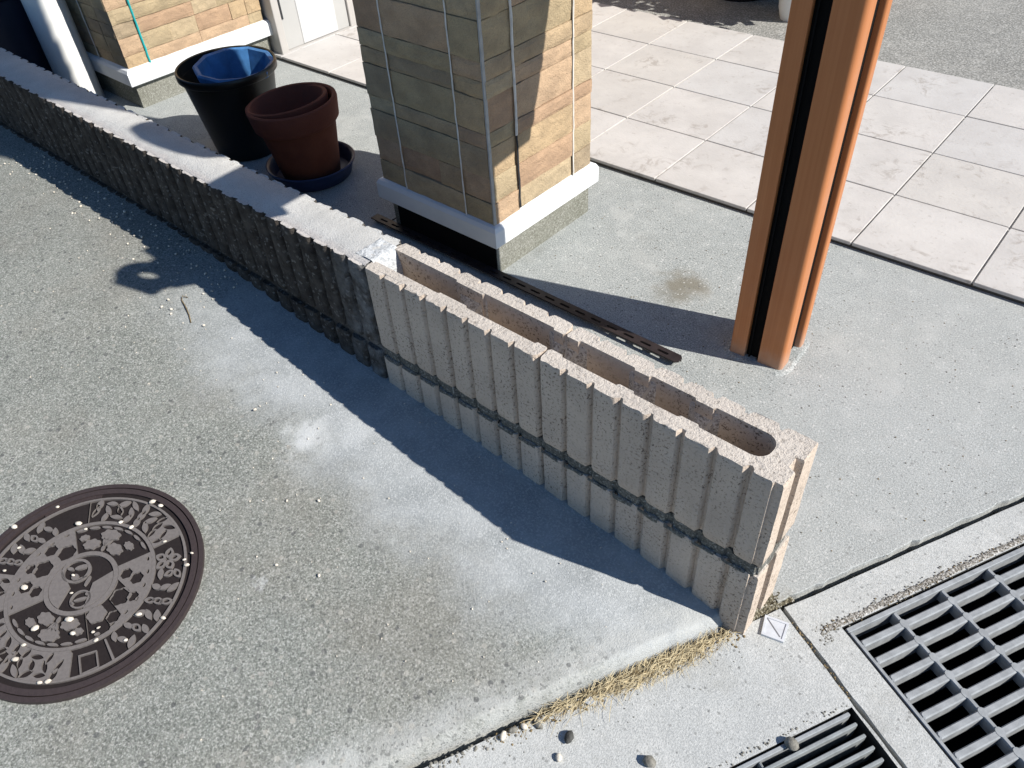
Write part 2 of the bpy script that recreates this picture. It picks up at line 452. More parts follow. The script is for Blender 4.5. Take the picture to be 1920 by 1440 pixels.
# ------------------------------------------------------------------ setting: ground sheets
mb = MB()
for (x0, x1, y0, y1) in ((-80, 80, 7, 80), (-80, 80, -80, -6), (-80, -5, -6, 7), (6, 80, -6, 7)):
    mb.box(x0, x1, y0, y1, -.3, -.04)
mb.build('ground', M['ground'].m, kind='structure')

# driveway (washed concrete) left of the wall, down to its lip at the road edge
MC = V((-.048, -.630)); MR = .1925
mb = MB(); NX, NY = 150, 80
ys = [.03 - 3.2 * (j / NY) ** 1.6 for j in range(NY + 1)]
for j, y in enumerate(ys):
    lipx = .770 + .487 * min(y, 0)
    for i in range(NX + 1):
        u = i / NX
        x = -3.2 + (lipx + 3.2) * (1 - (1 - u) ** 1.5)
        z = drive_z(x, y)
        s_ = (x - .778) * .899 - y * .438
        z += .0022 * ns(x, y, 0, 9) + .0012 * ns(x, y, 3, 40)
        if i == NX: z = -.06; x += .004
        elif i == NX - 1:
            x = lipx - .001 + .006 * ns(y * 30, 2); z -= .012 + .004 * ns(y * 50, 1)
        elif i == NX - 2: x = lipx - .008 + .004 * ns(y * 34, 5); z -= .002
        mb.v.append((x, y, z))
for j in range(NY):
    for i in range(NX):
        a = j * (NX + 1) + i
        cx = sum(mb.v[k][0] for k in (a, a + 1, a + NX + 1, a + NX + 2)) / 4; cy = sum(mb.v[k][1] for k in (a, a + 1, a + NX + 1, a + NX + 2)) / 4
        mb.f.append((a, a + NX + 1, a + NX + 2, a + 1)); mb.m.append(0)
drive = mb.build('driveway', M['drive'].m, kind='structure', smooth=True)
drive.data.set_sharp_from_angle(angle=rad(50))

# house-side slab with a broken edge along the gutter
edge = []
for k in range(220):
    t = .098 + k * .0125
    edge.append(st(-.0055 + .005 * ns(k * .8, 4) + .003 * ns(k * .31, 9) + .0012 * ns(k * 1.7, 2), t))
loop = [(-4.5, .09), (.79, .09), (.7985, .106), st(-.030, .110), st(-.030, 1.18), (-4.5, 1.12)]
loop[4] = (O.x - .030 * E2.x + E1.x * (1.12 + .030 * E2.y) / E1.y, 1.12)
mb = MB(); mb.prism([loop], -.08, 0.)
for k, p in enumerate(edge):       # broken edge, a strip of its own
    t = .098 + k * .0125
    q_ = st(-.0302, t); e = .0015 * abs(ns(k * 1.7, 3))
    mb.v += [(q_[0], q_[1], 0.), (p[0] - .0012 * E2.x, p[1] - .0012 * E2.y, 0.), (p[0], p[1], -.0008 - e * .3), (p[0] + .001, p[1], -.05)]
b = len(mb.v) - 4 * len(edge)
for k in range(len(edge) - 1):
    if edge[k][1] > 1.10: break
    for i in range(3): mb.f.append((b + k * 4 + i, b + k * 4 + 1 + i, b + k * 4 + 5 + i, b + k * 4 + 4 + i)); mb.m.append(0)
mb.build('house_slab', M['slab'].m, kind='structure')

# slab edge beyond, right of the tile field, and the exposed-aggregate forecourt behind
mb = MB(); mb.box(-4.5, 6, 2.2, 7, -.08, .006)
mb.build('aggregate_forecourt', M['aggregate'].m, kind='structure')

# gutter apron and catch-basin surround: concrete with openings for the gratings
def rect(s0, s1, t0, t1, n=1): return [st(s0, t0), st(s1, t0), st(s1, t1), st(s0, t1)]
GA = (.072, .585, .160, .668)     # big grating opening (s0,s1,t0,t1)
GB = (.179, .46, -1.3, .090)      # channel grating opening
def rough_rect(s0, s1, t0, t1, n, a, seed):
    pts = []
    for (sa, ta, sb, tb) in ((s0, t0, s1, t0), (s1, t0, s1, t1), (s1, t1, s0, t1), (s0, t1, s0, t0)):
        for k in range(n):
            u = k / n; pts.append(st(sa + (sb - sa) * u + a * ns(k * .8 + seed, sa * 9, ta * 7), ta + (tb - ta) * u + a * ns(seed + 5, k * .7, tb * 3)))
    return pts
AZ = -.003
mb = MB()
mb.prism([rough_rect(.006, .90, -1.6, .0945, 40, .0022, 1), rect(*GB)], -.30, AZ, 0, None, 1)
mb.build('gutter_apron', [M['apron'].m, M['shaded_pit']], kind='structure')
mb = MB()
mb.prism([rough_rect(.008, .90, .1015, 2.6, 44, .0025, 8), rect(*GA)], -.30, AZ + .001, 0, None, 1)
mb.build('basin_surround', [M['apron'].m, M['shaded_pit']], kind='structure')
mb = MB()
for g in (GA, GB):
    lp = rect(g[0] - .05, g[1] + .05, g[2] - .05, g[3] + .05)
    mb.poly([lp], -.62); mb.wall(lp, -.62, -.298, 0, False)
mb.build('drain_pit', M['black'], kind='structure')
mb = MB(); lp = rect(.90, 7, -9, 9); mb.poly([lp], -.035)
mb.build('road', M['asphalt'].m, kind='structure')
# soil seen down in the joints
mb = MB(); mb.poly([rect(-.03, .012, -.9, 2.6)], -.030); mb.poly([rect(.0, .9, .092, .104)], -.028)
mb.build('joint_soil', M['soil'].m, kind='structure')

# ------------------------------------------------------------------ porch tiles
TS = .2855; TA = .022
TO = V((-.375, 1.086)); TU = V((cos(TA), sin(TA))); TV = V((-sin(TA), cos(TA)))
def tp(u, v): p = TO + TU * (TS * u) + TV * (TS * v); return p
mb = MB()
bed = [tp(-6.2, .02), tp(12, .02), tp(12, 3.96), tp(-6.2, 3.96)]
mb.prism([[(p.x, p.y) for p in bed]], -.05, .0105, 1, 0)
paving = mb.build('tile_paving', [M['tile_grout'], M['tile_edge']], kind='structure')
tile_meshes = []
for k in range(4):
    b = MB(); h = TS / 2 - .0022
    b.cham(-h, h, -h, h, 0, .0085, .0012); tile_meshes.append(b.mesh('tile', M['tile'][k]))
r2 = random.Random(3)
for i in range(-6, 11):
    for j in range(4):
        p = tp(i + .5, j + .5)
        if p.x < -1.83 + .14: 
            if p.x < -1.98: continue
        o = bpy.data.objects.new('tile', tile_meshes[r2.randrange(4)]); COL.objects.link(o)
        o.location = (p.x, p.y, .0085 + r2.uniform(-.0004, .0004)); o.rotation_euler = (r2.uniform(-.001, .001), r2.uniform(-.001, .001), TA + r2.choice((0, pi / 2, pi, -pi / 2)))
        o.parent = paving

# ------------------------------------------------------------------ block wall
def rib_edge(x0, x1, y, sgn, n, gw=.0042, gd=.009, rec=None, phase=0):
    """points from x0 to x1 along a ribbed face at y; sgn=-1 front (towards -y), +1 back"""
    pts = []; w_ = (x1 - x0) / n
    for k in range(n):
        a = x0 + k * w_; b = a + w_
        a += (.0016 * ns(a * 91, y * 7, 3) if k else 0); b += (.0016 * ns(b * 91, y * 7, 3) if k < n - 1 else 0)
        iy = y - sgn * gd * (1 + .3 * ns(a * 63, 5))
        g0 = (gw if k else gw * .8) * (1 + .45 * ns(a * 77, 8, y))
        pts += [(a + g0 * .35, iy), (a + g0 * .9, y - sgn * .0045), (a + g0 * 1.5, y - sgn * .0008), (a + g0 * 2.4, y)]
        m_ = 4
        for i in range(1, m_): pts.append((a + g0 * 2.4 + (b - gw * 2.4 - a - g0 * 2.4) * i / m_, y))
        pts += [(b - gw * 2.4, y), (b - gw * 1.5, y - sgn * .0008), (b - gw * .9, y - sgn * .0045), (b - gw * .35, iy)]
    return pts

def rough_prism(mb, loop, z0, z1, levels, amp, chip, mi, mtop, cz0=.010, cz1=.0, cd=.0045, seed=0., ribs=None, freq=60):
    """extrude a simple CCW loop with a rough skin, chamfered foot and chipped top"""
    n = len(loop)
    nor = []
    for i in range(n):
        a, b = loop[i - 1], loop[(i + 1) % n]
        d = V((b[1] - a[1], -(b[0] - a[0])))
        nor.append(d.normalized() if d.length > 1e-9 else V((0, 0)))
    zs = [z0, z0 + cz0 * .5, z0 + cz0] + [z0 + cz0 + (z1 - z0 - cz0) * ((k + 1) / levels) for k in range(levels)]
    zs.insert(-1, z1 - .004)
    base = len(mb.v)
    for li, z in enumerate(zs):
        for i, p in enumerate(loop):
            out_ = (ribs is None) or ribs[i]
            o_ = 0
            if out_:
                o_ += amp * (ns(p[0] * freq + seed, p[1] * freq, z * freq) + .7 * ns(p[0] * freq * 2.7, z * freq * 2.7, seed))
                if z < z0 + cz0: o_ -= cd * (1 - (z - z0) / cz0) ** 1.5
                if z1 - z < .0045:
                    c_ = max(0, ns(p[0] * 85 + seed, p[1] * 85, 7.7) - .05)
                    o_ -= chip * c_ * (1 if z == z1 else .5) + (.0008 if z == z1 else 0)
            dz = 0
            if z == z1: dz = -abs(chip) * .35 * max(0, ns(p[0] * 70, p[1] * 70, seed))
            mb.v.append((p[0] + nor[i].x * o_, p[1] + nor[i].y * o_, z + dz))
    for li in range(len(zs) - 1):
        for i in range(n):
            j = (i + 1) % n
            mb.f.append((base + li * n + i, base + li * n + j, base + (li + 1) * n + j, base + (li + 1) * n + i)); mb.m.append(mi)
    top = [mb.v[base + (len(zs) - 1) * n + i] for i in range(n)]
    tri = tessellate_polygon([[V((p[0], p[1], 0)) for p in top]])
    b2 = base + (len(zs) - 1) * n
    for t in tri:
        a, b, c = [top[i] for i in t]
        ccw = (b[0]-a[0])*(c[1]-a[1]) - (b[1]-a[1])*(c[0]-a[0]) > 0
        t = t if ccw else t[::-1]
        mb.f.append(tuple(b2 + i for i in t)); mb.m.append(mtop)

def inner(x0, x1, y, sgn, stubs, stub=.0042, soft=.004):
    """inner shell edge from x0 to x1 with the stubs of the knocked-out webs"""
    pts = [(x0, y)]
    for (a, b) in stubs:
        for u in range(5):
            f_ = u / 4; pts.append((a - soft * (1 - f_), y + sgn * stub * f_ ** 2))
        for u in range(5):
            f_ = u / 4; pts.append((b + soft * f_, y + sgn * stub * (1 - f_) ** 2))
    pts.append((x1, y)); return pts

wall = empty('block_wall', (0, 0, 0), 'low ribbed concrete block garden wall, old dark length continued by new beige hollow blocks', 'wall')
T = .100; HZ0, HZ1 = .170, .360
FY, BY = .0265, .0735          # cavity faces

def new_block(x0, x1, stubs, closed, seed, cells, webs):
    mb = MB(); g = .0014
    a, b = x0 + g, x1 - g
    ze = HZ1 - .085
    # lower body: webs with round-cornered cells
    fr = rib_edge(a, b, 0, -1, 8); bk = rib_edge(a, b, T, 1, 8)[::-1]
    if closed:
        fr = [p for p in fr if p[0] < b - .014] + [(b - .0135, -.001), (b - .0125, .003), (b - .006, .003), (b, .004)]
        bk = [(b, T - .001)] + [p for p in bk if p[0] < b - .006]
        end = [(b, .034), (b - .010, .037), (b - .010, .056), (b, .059)]
        outer = fr + end + bk
    else:
        outer = fr + bk
    ribs = [True] * len(outer)
    holes = []
    for (ca, cb) in cells:
        h = []; r = .021
        for (cx, cy, a0) in ((cb - r, FY + r, -90), (cb - r, BY - r, 0), (ca + r, BY - r, 90), (ca + r, FY + r, 180)):
            for k in range(6):
                an = rad(a0 + 90 * k / 5); h.append((cx + r * cos(an), cy + r * sin(an)))
        holes.append(h)
    # skin of the whole height, shells on top
    def shellloop():
        if closed:
            r = .020; xe = x0 + .762 - .4 if False else cells[-1][1]
            arc = []
            for (cx, cy, a0) in ((xe - r, FY + r, -90), (xe - r, BY - r, 0)):
                for k in range(7):
                    an = rad(a0 + 90 * k / 6); arc.append((cx + r * cos(an), cy + r * sin(an)))
            fi = inner(a, xe - r - .002, FY, 1, stubs)
            bi = inner(a, xe - r - .002, BY, -1, stubs)
            lp = outer + [p for p in bi] + arc[::-1] + fi[::-1]
            rb = [True] * len(outer) + [False] * (len(bi) + len(arc) + len(fi))
            return [(lp, rb)]
        fi = inner(a, b, FY, 1, stubs); bi = inner(a, b, BY, -1, stubs)
        l1 = fr + fi[::-1]; l2 = bi + bk
        return [(l1, [True] * len(fr) + [False] * len(fi)), (l2, [False] * len(bi) + [True] * len(bk))]
    for lp, rb in shellloop():
        rough_prism(mb, lp, HZ0 + .003, HZ1, 9, .0007, .0055, 0, 1, seed=seed, ribs=rb, cz0=.014, cd=.006)
    # webs, cut down in a U, flaring into the shells
    for (wa, wb) in webs:
        ng = 12; mid = (FY + BY) / 2; hf = (BY - FY) / 2 + .0015; wc = (wa + wb) / 2
        base = len(mb.v)
        for j in range(ng + 1):
            yn = -1 + 2 * j / ng; y = mid + hf * yn
            hw = (wb - wa) / 2 * .62 + (wb - wa) / 2 * .38 * abs(yn) ** 3 + .010 * abs(yn) ** 6
            zt = HZ1 - .060 + .055 * abs(yn) ** 1.5
            if wa <= a + .002: xs_ = (a, a + hw * 2)
            else: xs_ = (wc - hw, wc + hw)
            for (x, z) in ((xs_[0], HZ0 + .004), (xs_[0], zt - .004), (xs_[0] + .0035, zt), (xs_[1] - .0035, zt), (xs_[1], zt - .004), (xs_[1], HZ0 + .004)):
                e = .0012 * ns(x * 160, y * 160, z * 160 + seed); mb.v.append((x + e, y, z + e))
        for j in range(ng):
            for i in range(5):
                p = base + j * 6 + i; mb.f.append((p, p + 1, p + 7, p + 6)); mb.m.append(1 if i in (1, 3) else 2)  # chamfers take the paler material, imitating sunlit web edges
    return mb

stubs1 = [(.160, .228)]; cells1 = [(.03, .165), (.222, .368)]
b1 = new_block(0, .4, [(.165, .225), (.378, .396)], False, 1.3, cells1, [(.165, .225), (.372, .397)]).build('block', [M['block'], M['block_top'], M['web']], wall, autos=32, label='beige hollow block open at both ends, next to the old wall')
b2 = new_block(.4, .803, [(.405, .426), (.531, .556), (.634, .662)], True, 5.9, [(.455, .528), (.559, .631), (.664, .762)], [(.403, .428), (.526, .560), (.630, .666)]).build('block', [M['block'], M['block_top'], M['web']], wall, autos=32, label='beige hollow end block with three open cells')
# lower course of the new work
for k, (xa, xb) in enumerate(((.0, .4), (.4, .803))):
    mb = MB(); a, b = xa + .0008, xb - .0008
    fr = rib_edge(a, b, .0, -1, 8); bk = rib_edge(a, b, T, 1, 8)[::-1]
    if k == 1:
        fr = [p for p in fr if p[0] < b - .014] + [(b - .0135, -.001), (b - .0125, .003), (b - .006, .003), (b, .004)]
        bk = [(b, T - .001)] + [p for p in bk if p[0] < b - .006]
        outer = fr + [(b, .034), (b - .010, .037), (b - .010, .056), (b, .059)] + bk
    else: outer = fr + bk
    rough_prism(mb, outer, -.032, .1545, 9, .0008, .006, 0, 1, seed=11 + k * 3)
    mb.build('block', [M['block'], M['block_top']], wall, autos=32)
# bed joint of wet mortar
mb = MB(); lp = rib_edge(.001, .799, .0046, -1, 16, gd=.004) + [(.799, .05)] + rib_edge(.001, .799, T - .0065, 1, 16, gd=.003)[::-1]
lp2 = [(p[0], p[1] + .002 * ns(p[0] * 60, 3)) for p in lp]
rough_prism(mb, lp2, .148, .1755, 6, .0018, 0, 0, 0, cz0=.002, cd=0, seed=3)
mb.build('mortar_joint', M['mortar'].m, wall, autos=40)
# mortar droppings on the lower ribs
mb = MB(); prof = rib_edge(.003, .786, 0, -1, 16)
vs = []
for (x, y) in prof:
    d = .002 + .012 * max(0, ns(x * 22, 3.3) + .05) + .004 * ns(x * 150, 1)
    vs += [(x, y + .0012, .1562), (x, y - .0005, .1535), (x, y - .0005, .153 - d * .6), (x, y + .0006, .153 - d)]
mb.add(vs, [(k * 4 + i, k * 4 + i + 1, k * 4 + 5 + i, k * 4 + 4 + i)[::-1] for k in range(len(prof) - 1) for i in range(3)])
mb.build('mortar_smear', M['mortar'].m, wall, smooth=True)

# old length of wall
def old_block(x0, x1, z0, z1, seed, lv, solid=True):
    mb = MB(); a, b = x0 + .0012, x1 - .0012
    fr = rib_edge(a, b, -.001, -1, 8, .0062, .019); bk = rib_edge(a, b, T + .001, 1, 8, .0045, .010)[::-1]
    rough_prism(mb, fr + bk, z0, z1, lv, .0013, .008, 0, 1, cz0=.012, cd=.005, seed=seed, freq=55)
    return mb
for k in range(9):
    x1 = -.4 * k; x0 = x1 - .4; lv = 22 if k < 4 else 8
    old_block(x0, x1, .170, .360 - .0006 * (k % 2), 20 + k * 1.7, lv).build('block', [M['old'], M['old_top']], wall, autos=40)
    old_block(x0, x1, -.032, .158, 60 + k * 1.3, lv).build('block', [M['old'], M['old']], wall, autos=40)
mb = MB(); mb.box(-3.59, -.002, .010, T - .010, .150, .172)
mb.build('mortar_joint', M['old'], wall)
mb = MB(); NN = 420
for k in range(NN + 1):
    x = -3.6 + 3.6 * k / NN; e = .003 * ns(x * 40, 1); f_ = .003 * ns(x * 40, 6)
    e += .0035 * ns(x * 110, 3); f_ += .003 * ns(x * 110, 5)
    mb.v += [(x, .0065 + e, .3585), (x, .0095 + e, .3610), (x, .05, .3618 + .0006 * ns(x * 20, 2)), (x, .0905 + f_, .3610), (x, .0935 + f_, .3585)]
for k in range(NN):
    for i in range(4): mb.f.append((k * 5 + i, k * 5 + 5 + i, k * 5 + 6 + i, k * 5 + 1 + i)); mb.m.append(0)
mb.build('cement_topping', M['old_top'], wall, smooth=True)
# broken mortar where new work joins the old
mb = MB(); pts = []
N = 12
for i in range(N + 1):
    for j in range(9):
        x = -.045 + .062 * i / N; y = FY - .006 + (BY - FY + .012) * j / 8
        e = 1 - max(0, (x - .004) / .014) if x > .004 else 1
        z = .3625 + .003 * ns(x * 70, y * 70, 2) - .018 * max(0, 1 - e) - .02 * max(0, (i - N + 2) / 2) - .004 * (1 if i == 0 else 0)
        x2 = x + (.005 * ns(y * 120, 3, 1) if i > N - 3 else 0)
        mb.v.append((x2, y, z))
for i in range(N):
    for j in range(8):
        a = i * 9 + j; mb.f.append((a, a + 9, a + 10, a + 1)); mb.m.append(0)
a = len(mb.v); last = [mb.v[N * 9 + j] for j in range(9)]
mb.v += [(p[0] + .004 * ns(p[1] * 90, 5), p[1], .27) for p in last]
for j in range(8): mb.f.append((N * 9 + j, a + j, a + j + 1, N * 9 + j + 1)); mb.m.append(0)
mb.build('mortar_lump', M['white_mortar'].m, wall, autos=45)

# ------------------------------------------------------------------ brick-clad pillar and house wall
COURSES = [.142, .198, .262, .334, .369, .447, .485, .526, .607]
while COURSES[-1] < 2.35:
    for h in (.062, .038, .08, .072, .036, .064, .041, .078):
        COURSES.append(COURSES[-1] + h)
def brick_mesh(wd, h, d, seed, mi):
    """split-faced tile: back at y=0, face towards -y"""
    mb = MB(); nx, nz = max(3, int(wd / .02)), 4
    for j in range(nz + 1):
        for i in range(nx + 1):
            x = wd * i / nx; z = h * j / nz
            e = (i in (0, nx)) or (j in (0, nz))
            y = -d - .0022 * ns(x * 22 + seed, z * 22, seed) - .001 * ns(x * 70, z * 70, seed) + (.0022 if e else 0)
            if j == 0: z += .0008 + .0012 * ns(x * 60, seed)
            if j == nz: z -= .0008 + .0014 * ns(x * 60, seed, 4)
            if i == 0: x += .0006
            if i == nx: x -= .0006
            mb.v.append((x, y, z))
    for j in range(nz):
        for i in range(nx):
            a = j * (nx + 1) + i; mb.f.append((a, a + 1, a + nx + 2, a + nx + 1)); mb.m.append(0)
    ring = [i for i in range(nx + 1)] + [(j * (nx + 1) + nx) for j in range(1, nz + 1)] + [nz * (nx + 1) + i for i in range(nx - 1, -1, -1)] + [j * (nx + 1) for j in range(nz - 1, 0, -1)]
    b = len(mb.v); mb.v += [(mb.v[k][0], 0, mb.v[k][2]) for k in ring]
    n = len(ring)
    for i in range(n): mb.f.append((ring[i], b + i, b + (i + 1) % n, ring[(i + 1) % n])); mb.m.append(0)
    return mb.mesh('brick', M['brick'][mi])

def clad(parent, org, ang, cols, courses, rnd, splits=0., d=.010):
    """tile a face: org = world xy of its left end, ang = direction of the face (left to right seen from outside)"""
    for k in range(len(courses) - 1):
        z0, z1 = courses[k], courses[k + 1]
        for (a, b) in zip(cols, cols[1:]):
            segs = [(a, b)]
            if rnd.random() < splits and b - a > .12:
                m_ = a + (b - a) * rnd.uniform(.3, .7); segs = [(a, m_), (m_, b)]
            for (p, q_) in segs:
                me = brick_mesh(q_ - p, z1 - z0, d + rnd.uniform(-.0015, .003), rnd.random() * 50, rnd.randrange(len(BRICKC)))
                o = bpy.data.objects.new('brick', me); COL.objects.link(o)
                o.location = (org[0] + cos(ang) * p, org[1] + sin(ang) * p, z0); o.rotation_euler = (0, 0, ang)
                o.parent = parent

rnd = random.Random(12)
PX0, PX1, PY0, PY1 = -.548, -.147, .489, .872
pillar = empty('brick_pillar', (0, 0, 0), 'square porch pillar clad in tan stone tiles above a white flashing strip', 'pillar')
mb = MB(); mb.box(PX0 + .011, PX1 - .011, PY0 + .011, PY1 - .011, .10, 2.4); mb.build('core', M['grout'], pillar)
clad(pillar, (PX0 + .004, PY0 + .011), 0, [0, .0945, .3045, .391], COURSES, rnd, .1)
clad(pillar, (PX1 - .011, PY0 + .006), pi / 2, [0, .088, .296, .370], COURSES, rnd, .1)
clad(pillar, (PX1 - .006, PY1 - .011), pi, [0, .09, .30, .38], COURSES, rnd, .1)
mb = MB()      # ends of the front tiles, wavy strip, pale grey painting their lit shade
for k in range(60):
    pass
zz = [.142 + k * .018 for k in range(124)]
vs = []
for z in zz:
    e = .0028 * ns(z * 26, 1); e2 = .002 * ns(z * 26, 8)
    vs += [(PX1 - .0045 + e2 * .4, PY0 + .0005, z), (PX1 - .0005, PY0 + .0005, z), (PX1 - .0005, PY0 + .0085 + e, z), (PX1 - .011, PY0 + .0085 + e, z)]
fs = []
for k in range(len(zz) - 1):
    for i in range(4): fs.append((k * 4 + i, k * 4 + (i + 1) % 4, k * 4 + 4 + (i + 1) % 4, k * 4 + 4 + i))
mb.add(vs, fs); mb.build('corner_strip', M['corner'], pillar, autos=40)
def caulk(parent, x, y, ax, z0, z1, mat, wd=.0042, name='caulk_line', proud=.0015):
    mb = MB(); vs = []; n = int((z1 - z0) / .012)
    for k in range(n + 1):
        z = z0 + (z1 - z0) * k / n; o_ = .0018 * ns(z * 40, x * 9 + y * 5) ; h = wd * (.5 + .18 * ns(z * 60, 4))
        pr = proud + .0012 * ns(z * 30, 7)
        if ax == 'x': vs += [(x + o_ - h, y, z), (x + o_ - h * .5, y - pr, z), (x + o_ + h * .5, y - pr, z), (x + o_ + h, y, z)]
        else: vs += [(x, y + o_ - h, z), (x + pr, y + o_ - h * .5, z), (x + pr, y + o_ + h * .5, z), (x, y + o_ + h, z)]
    fs = [(k * 4 + i, k * 4 + i + 1, k * 4 + 5 + i, k * 4 + 4 + i) for k in range(n) for i in range(3)]
    mb.add(vs, fs); return mb.build(name, mat, parent, smooth=True)
caulk(pillar, -.4495, PY0 - .0005, 'x', .142, 2.35, M['caulk'])
caulk(pillar, -.2395, PY0 - .0005, 'x', .142, 2.35, M['caulk'])
caulk(pillar, PX1 + .0005, .583, 'y', .335, 2.35, M['caulk'], .0065, proud=.003)
caulk(pillar, PX1 + .0005, .583, 'y', .150, .335, M['dark_gap'], .0055, 'dark_joint', .0025)
caulk(pillar, PX1 + .0005, .791, 'y', .142, 2.35, M['caulk'])
def flashing(parent, x0, x1, y0, y1, z0, z1, pr, name='flashing'):
    """white base trim round a rectangle: sloping top, lip below"""
    mb = MB()
    prof = [(-.004, z1 + .004), (pr * .55, z1), (pr, z1 - .010), (pr, z0 + .003), (pr - .003, z0), (-.004, z0)]
    vs = []
    for (d, z) in prof:
        vs += [(x0 - d, y0 - d, z), (x1 + d, y0 - d, z), (x1 + d, y1 + d, z), (x0 - d, y1 + d, z)]
    fs = [(k * 4 + i, k * 4 + 4 + i, k * 4 + 4 + (i + 1) % 4, k * 4 + (i + 1) % 4) for k in range(len(prof) - 1) for i in range(4)]
    mb.add(vs, fs); return mb.build(name, M['trim'], parent)
flashing(pillar, PX0, PX1, PY0, PY1, .086, .140, .012)
mb = MB(); mb.box(PX0 + .022, PX1 - .006, PY0 + .006, PY1 - .008, -.05, .12); mb.build('plinth', M['base'].m, pillar)

# the house at the far side: corner clad in the same tiles, door beside it
house = empty('house_wall', (0, 0, 0), 'house wall corner clad in beige stone tiles with white base flashing beside the door', 'wall')
HX, HY = -1.862, .482
mb = MB(); mb.box(-4.2, HX - .011, HY + .011, 1.062, .10, 2.5); mb.build('core', M['grout'], house)
hc = [c for c in COURSES if c < 1.1]
hc = [.142, .182, .24, .286, .332, .40, .46, .50, .58, .65, .72, .76, .83, .90]
clad(house, (HX - .011, HY + .004), pi / 2, [0, .082, .30, .51, .572], hc, rnd, .5)
clad(house, (-3.26, HY + .011), 0, [0, .25, .50, .75, 1.0, 1.2, 1.30, 1.390], hc, rnd, .3)
mb = MB(); mb.box(-4.2, HX, HY + .02, 1.07, .92, 2.5); mb.build('upper_cladding', M['brick'][1], house)
flashing(house, -4.25, HX, HY, 1.066, .086, .140, .014)
mb = MB(); mb.box(-4.2, HX - .008, HY + .008, 1.060, -.05, .10); mb.build('plinth', M['base'].m, house)
caulk(house, HX + .002, HY + .085, 'y', .142, .90, M['teal'], .0075, 'teal_cord', .004)
caulk(house, -2.06, HY - .0015, 'x', .142, .90, M['caulk'], .005)

door = empty('entrance_door', (-1.83, 1.10, 0), 'pale grey entrance door with a white inset panel and aluminium frame', 'door')
def dpart(name, x0, x1, y0, y1, z0, z1, mat):
    mb = MB(); mb.cham(x0 + 1.83, x1 + 1.83, y0 - 1.10, y1 - 1.10, z0, z1, .002); return mb.build(name, mat, door)
dpart('frame', -1.90, -1.812, 1.072, 1.104, -.004, 2.2, M['grey_alu'])
dpart('frame', -1.90, -1.822, 1.432, 1.470, .008, 2.2, M['grey_alu'])
dpart('door_leaf', -1.88, -1.832, 1.107, 1.431, .020, 2.15, M['door_pale'])
pn = dpart('panel', -1.85, -1.829, 1.192, 1.370, .022, 2.0, M['door_white'])
dpart('hinge_slot', -1.85, -1.828, 1.114, 1.124, .135, .9, M['dark_gap'])
mb = MB(); mb.box(-.09, .012, -.02, .36, .009, .019); mb.build('threshold', M['grey_alu'], door)
house2 = MB(); house2.box(-4.2, -1.846, 1.472, 4.6, -.05, 2.5)
house2.build('porch_wall', M['brick'][3], label='plain beige wall beyond the entrance door', cat='wall')

# ------------------------------------------------------------------ wood-look gate post with unseen shadow-casting fittings
post = empty('gate_post', (.502, .636, 0), 'orange wood-look aluminium gate post with black centre grooves', 'post', rz=rad(3.2))
def rbar(x0, x1, y0, y1, z0, z1, r, corners=(1, 1, 1, 1)):
    lp = []
    for (cx, cy, a0, on) in ((x0 + r, y0 + r, 180, corners[0]), (x1 - r, y0 + r, 270, corners[1]), (x1 - r, y1 - r, 0, corners[2]), (x0 + r, y1 - r, 90, corners[3])):
        rr_ = r if on else .0015
        ox = cx + (r - rr_) * (1 if a0 in (270, 0) else -1); oy = cy + (r - rr_) * (1 if a0 in (0, 90) else -1)
        for k in range(7):
            an = rad(a0 + 90 * k / 6); lp.append((ox + rr_ * cos(an), oy + rr_ * sin(an)))
    mb = MB(); mb.prism([lp], z0, z1); return mb
PH = 2.25
rbar(-.060, -.0255, -.052, -.004, .002, PH, .004, (1, 0, 0, 1)).build('front_profile', M['wood'], post, autos=35)
rbar(.0045, .058, -.052, -.006, .002, PH, .010, (0, 1, 1, 0)).build('front_profile', M['wood'], post, autos=35)
rbar(-.060, .0, .040, .066, .002, PH, .006).build('rear_profile', M['wood'], post, autos=35)
rbar(.012, .0605, .040, .066, .002, PH, .006, (0, 1, 1, 0)).build('rear_profile', M['wood'], post, autos=35)
mb = MB(); mb.box(-.0252, .0042, -.040, .050, -.01, PH - .01); mb.box(-.0185, -.0155, -.047, -.038, 0, PH - .01); mb.box(.0005, .0035, -.046, -.038, 0, PH - .01)
mb.box(-.05, .047, -.008, .045, -.01, PH - .02); mb.build('black_core', M['black_matt'], post)
mb = MB(); N_ = 40
fo = [((.078 + .006 * ns(k * .9, 2)) * (1 if abs(cos(2 * pi * k / N_)) < .01 else 1) * max(-1, min(1, 1.25 * cos(2 * pi * k / N_))), .006 + (.078 + .006 * ns(k * .9, 7)) * max(-1, min(1, 1.25 * sin(2 * pi * k / N_)))) for k in range(N_)]
fi = [(p[0] * .86, .006 + (p[1] - .006) * .86) for p in fo]
mb.add([(p[0], p[1], -.001) for p in fo] + [(p[0], p[1], .0028) for p in fi], [(k, (k + 1) % N_, N_ + (k + 1) % N_, N_ + k) for k in range(N_)] + [tuple(range(N_, 2 * N_))])
mb.build('mortar_foot', M['slab'].m, post, smooth=False)
mb = MB(); mb.cham(-.064, .064, -.056, .070, PH, PH + .012, .003); mb.build('cap', M['dark_steel'], post)
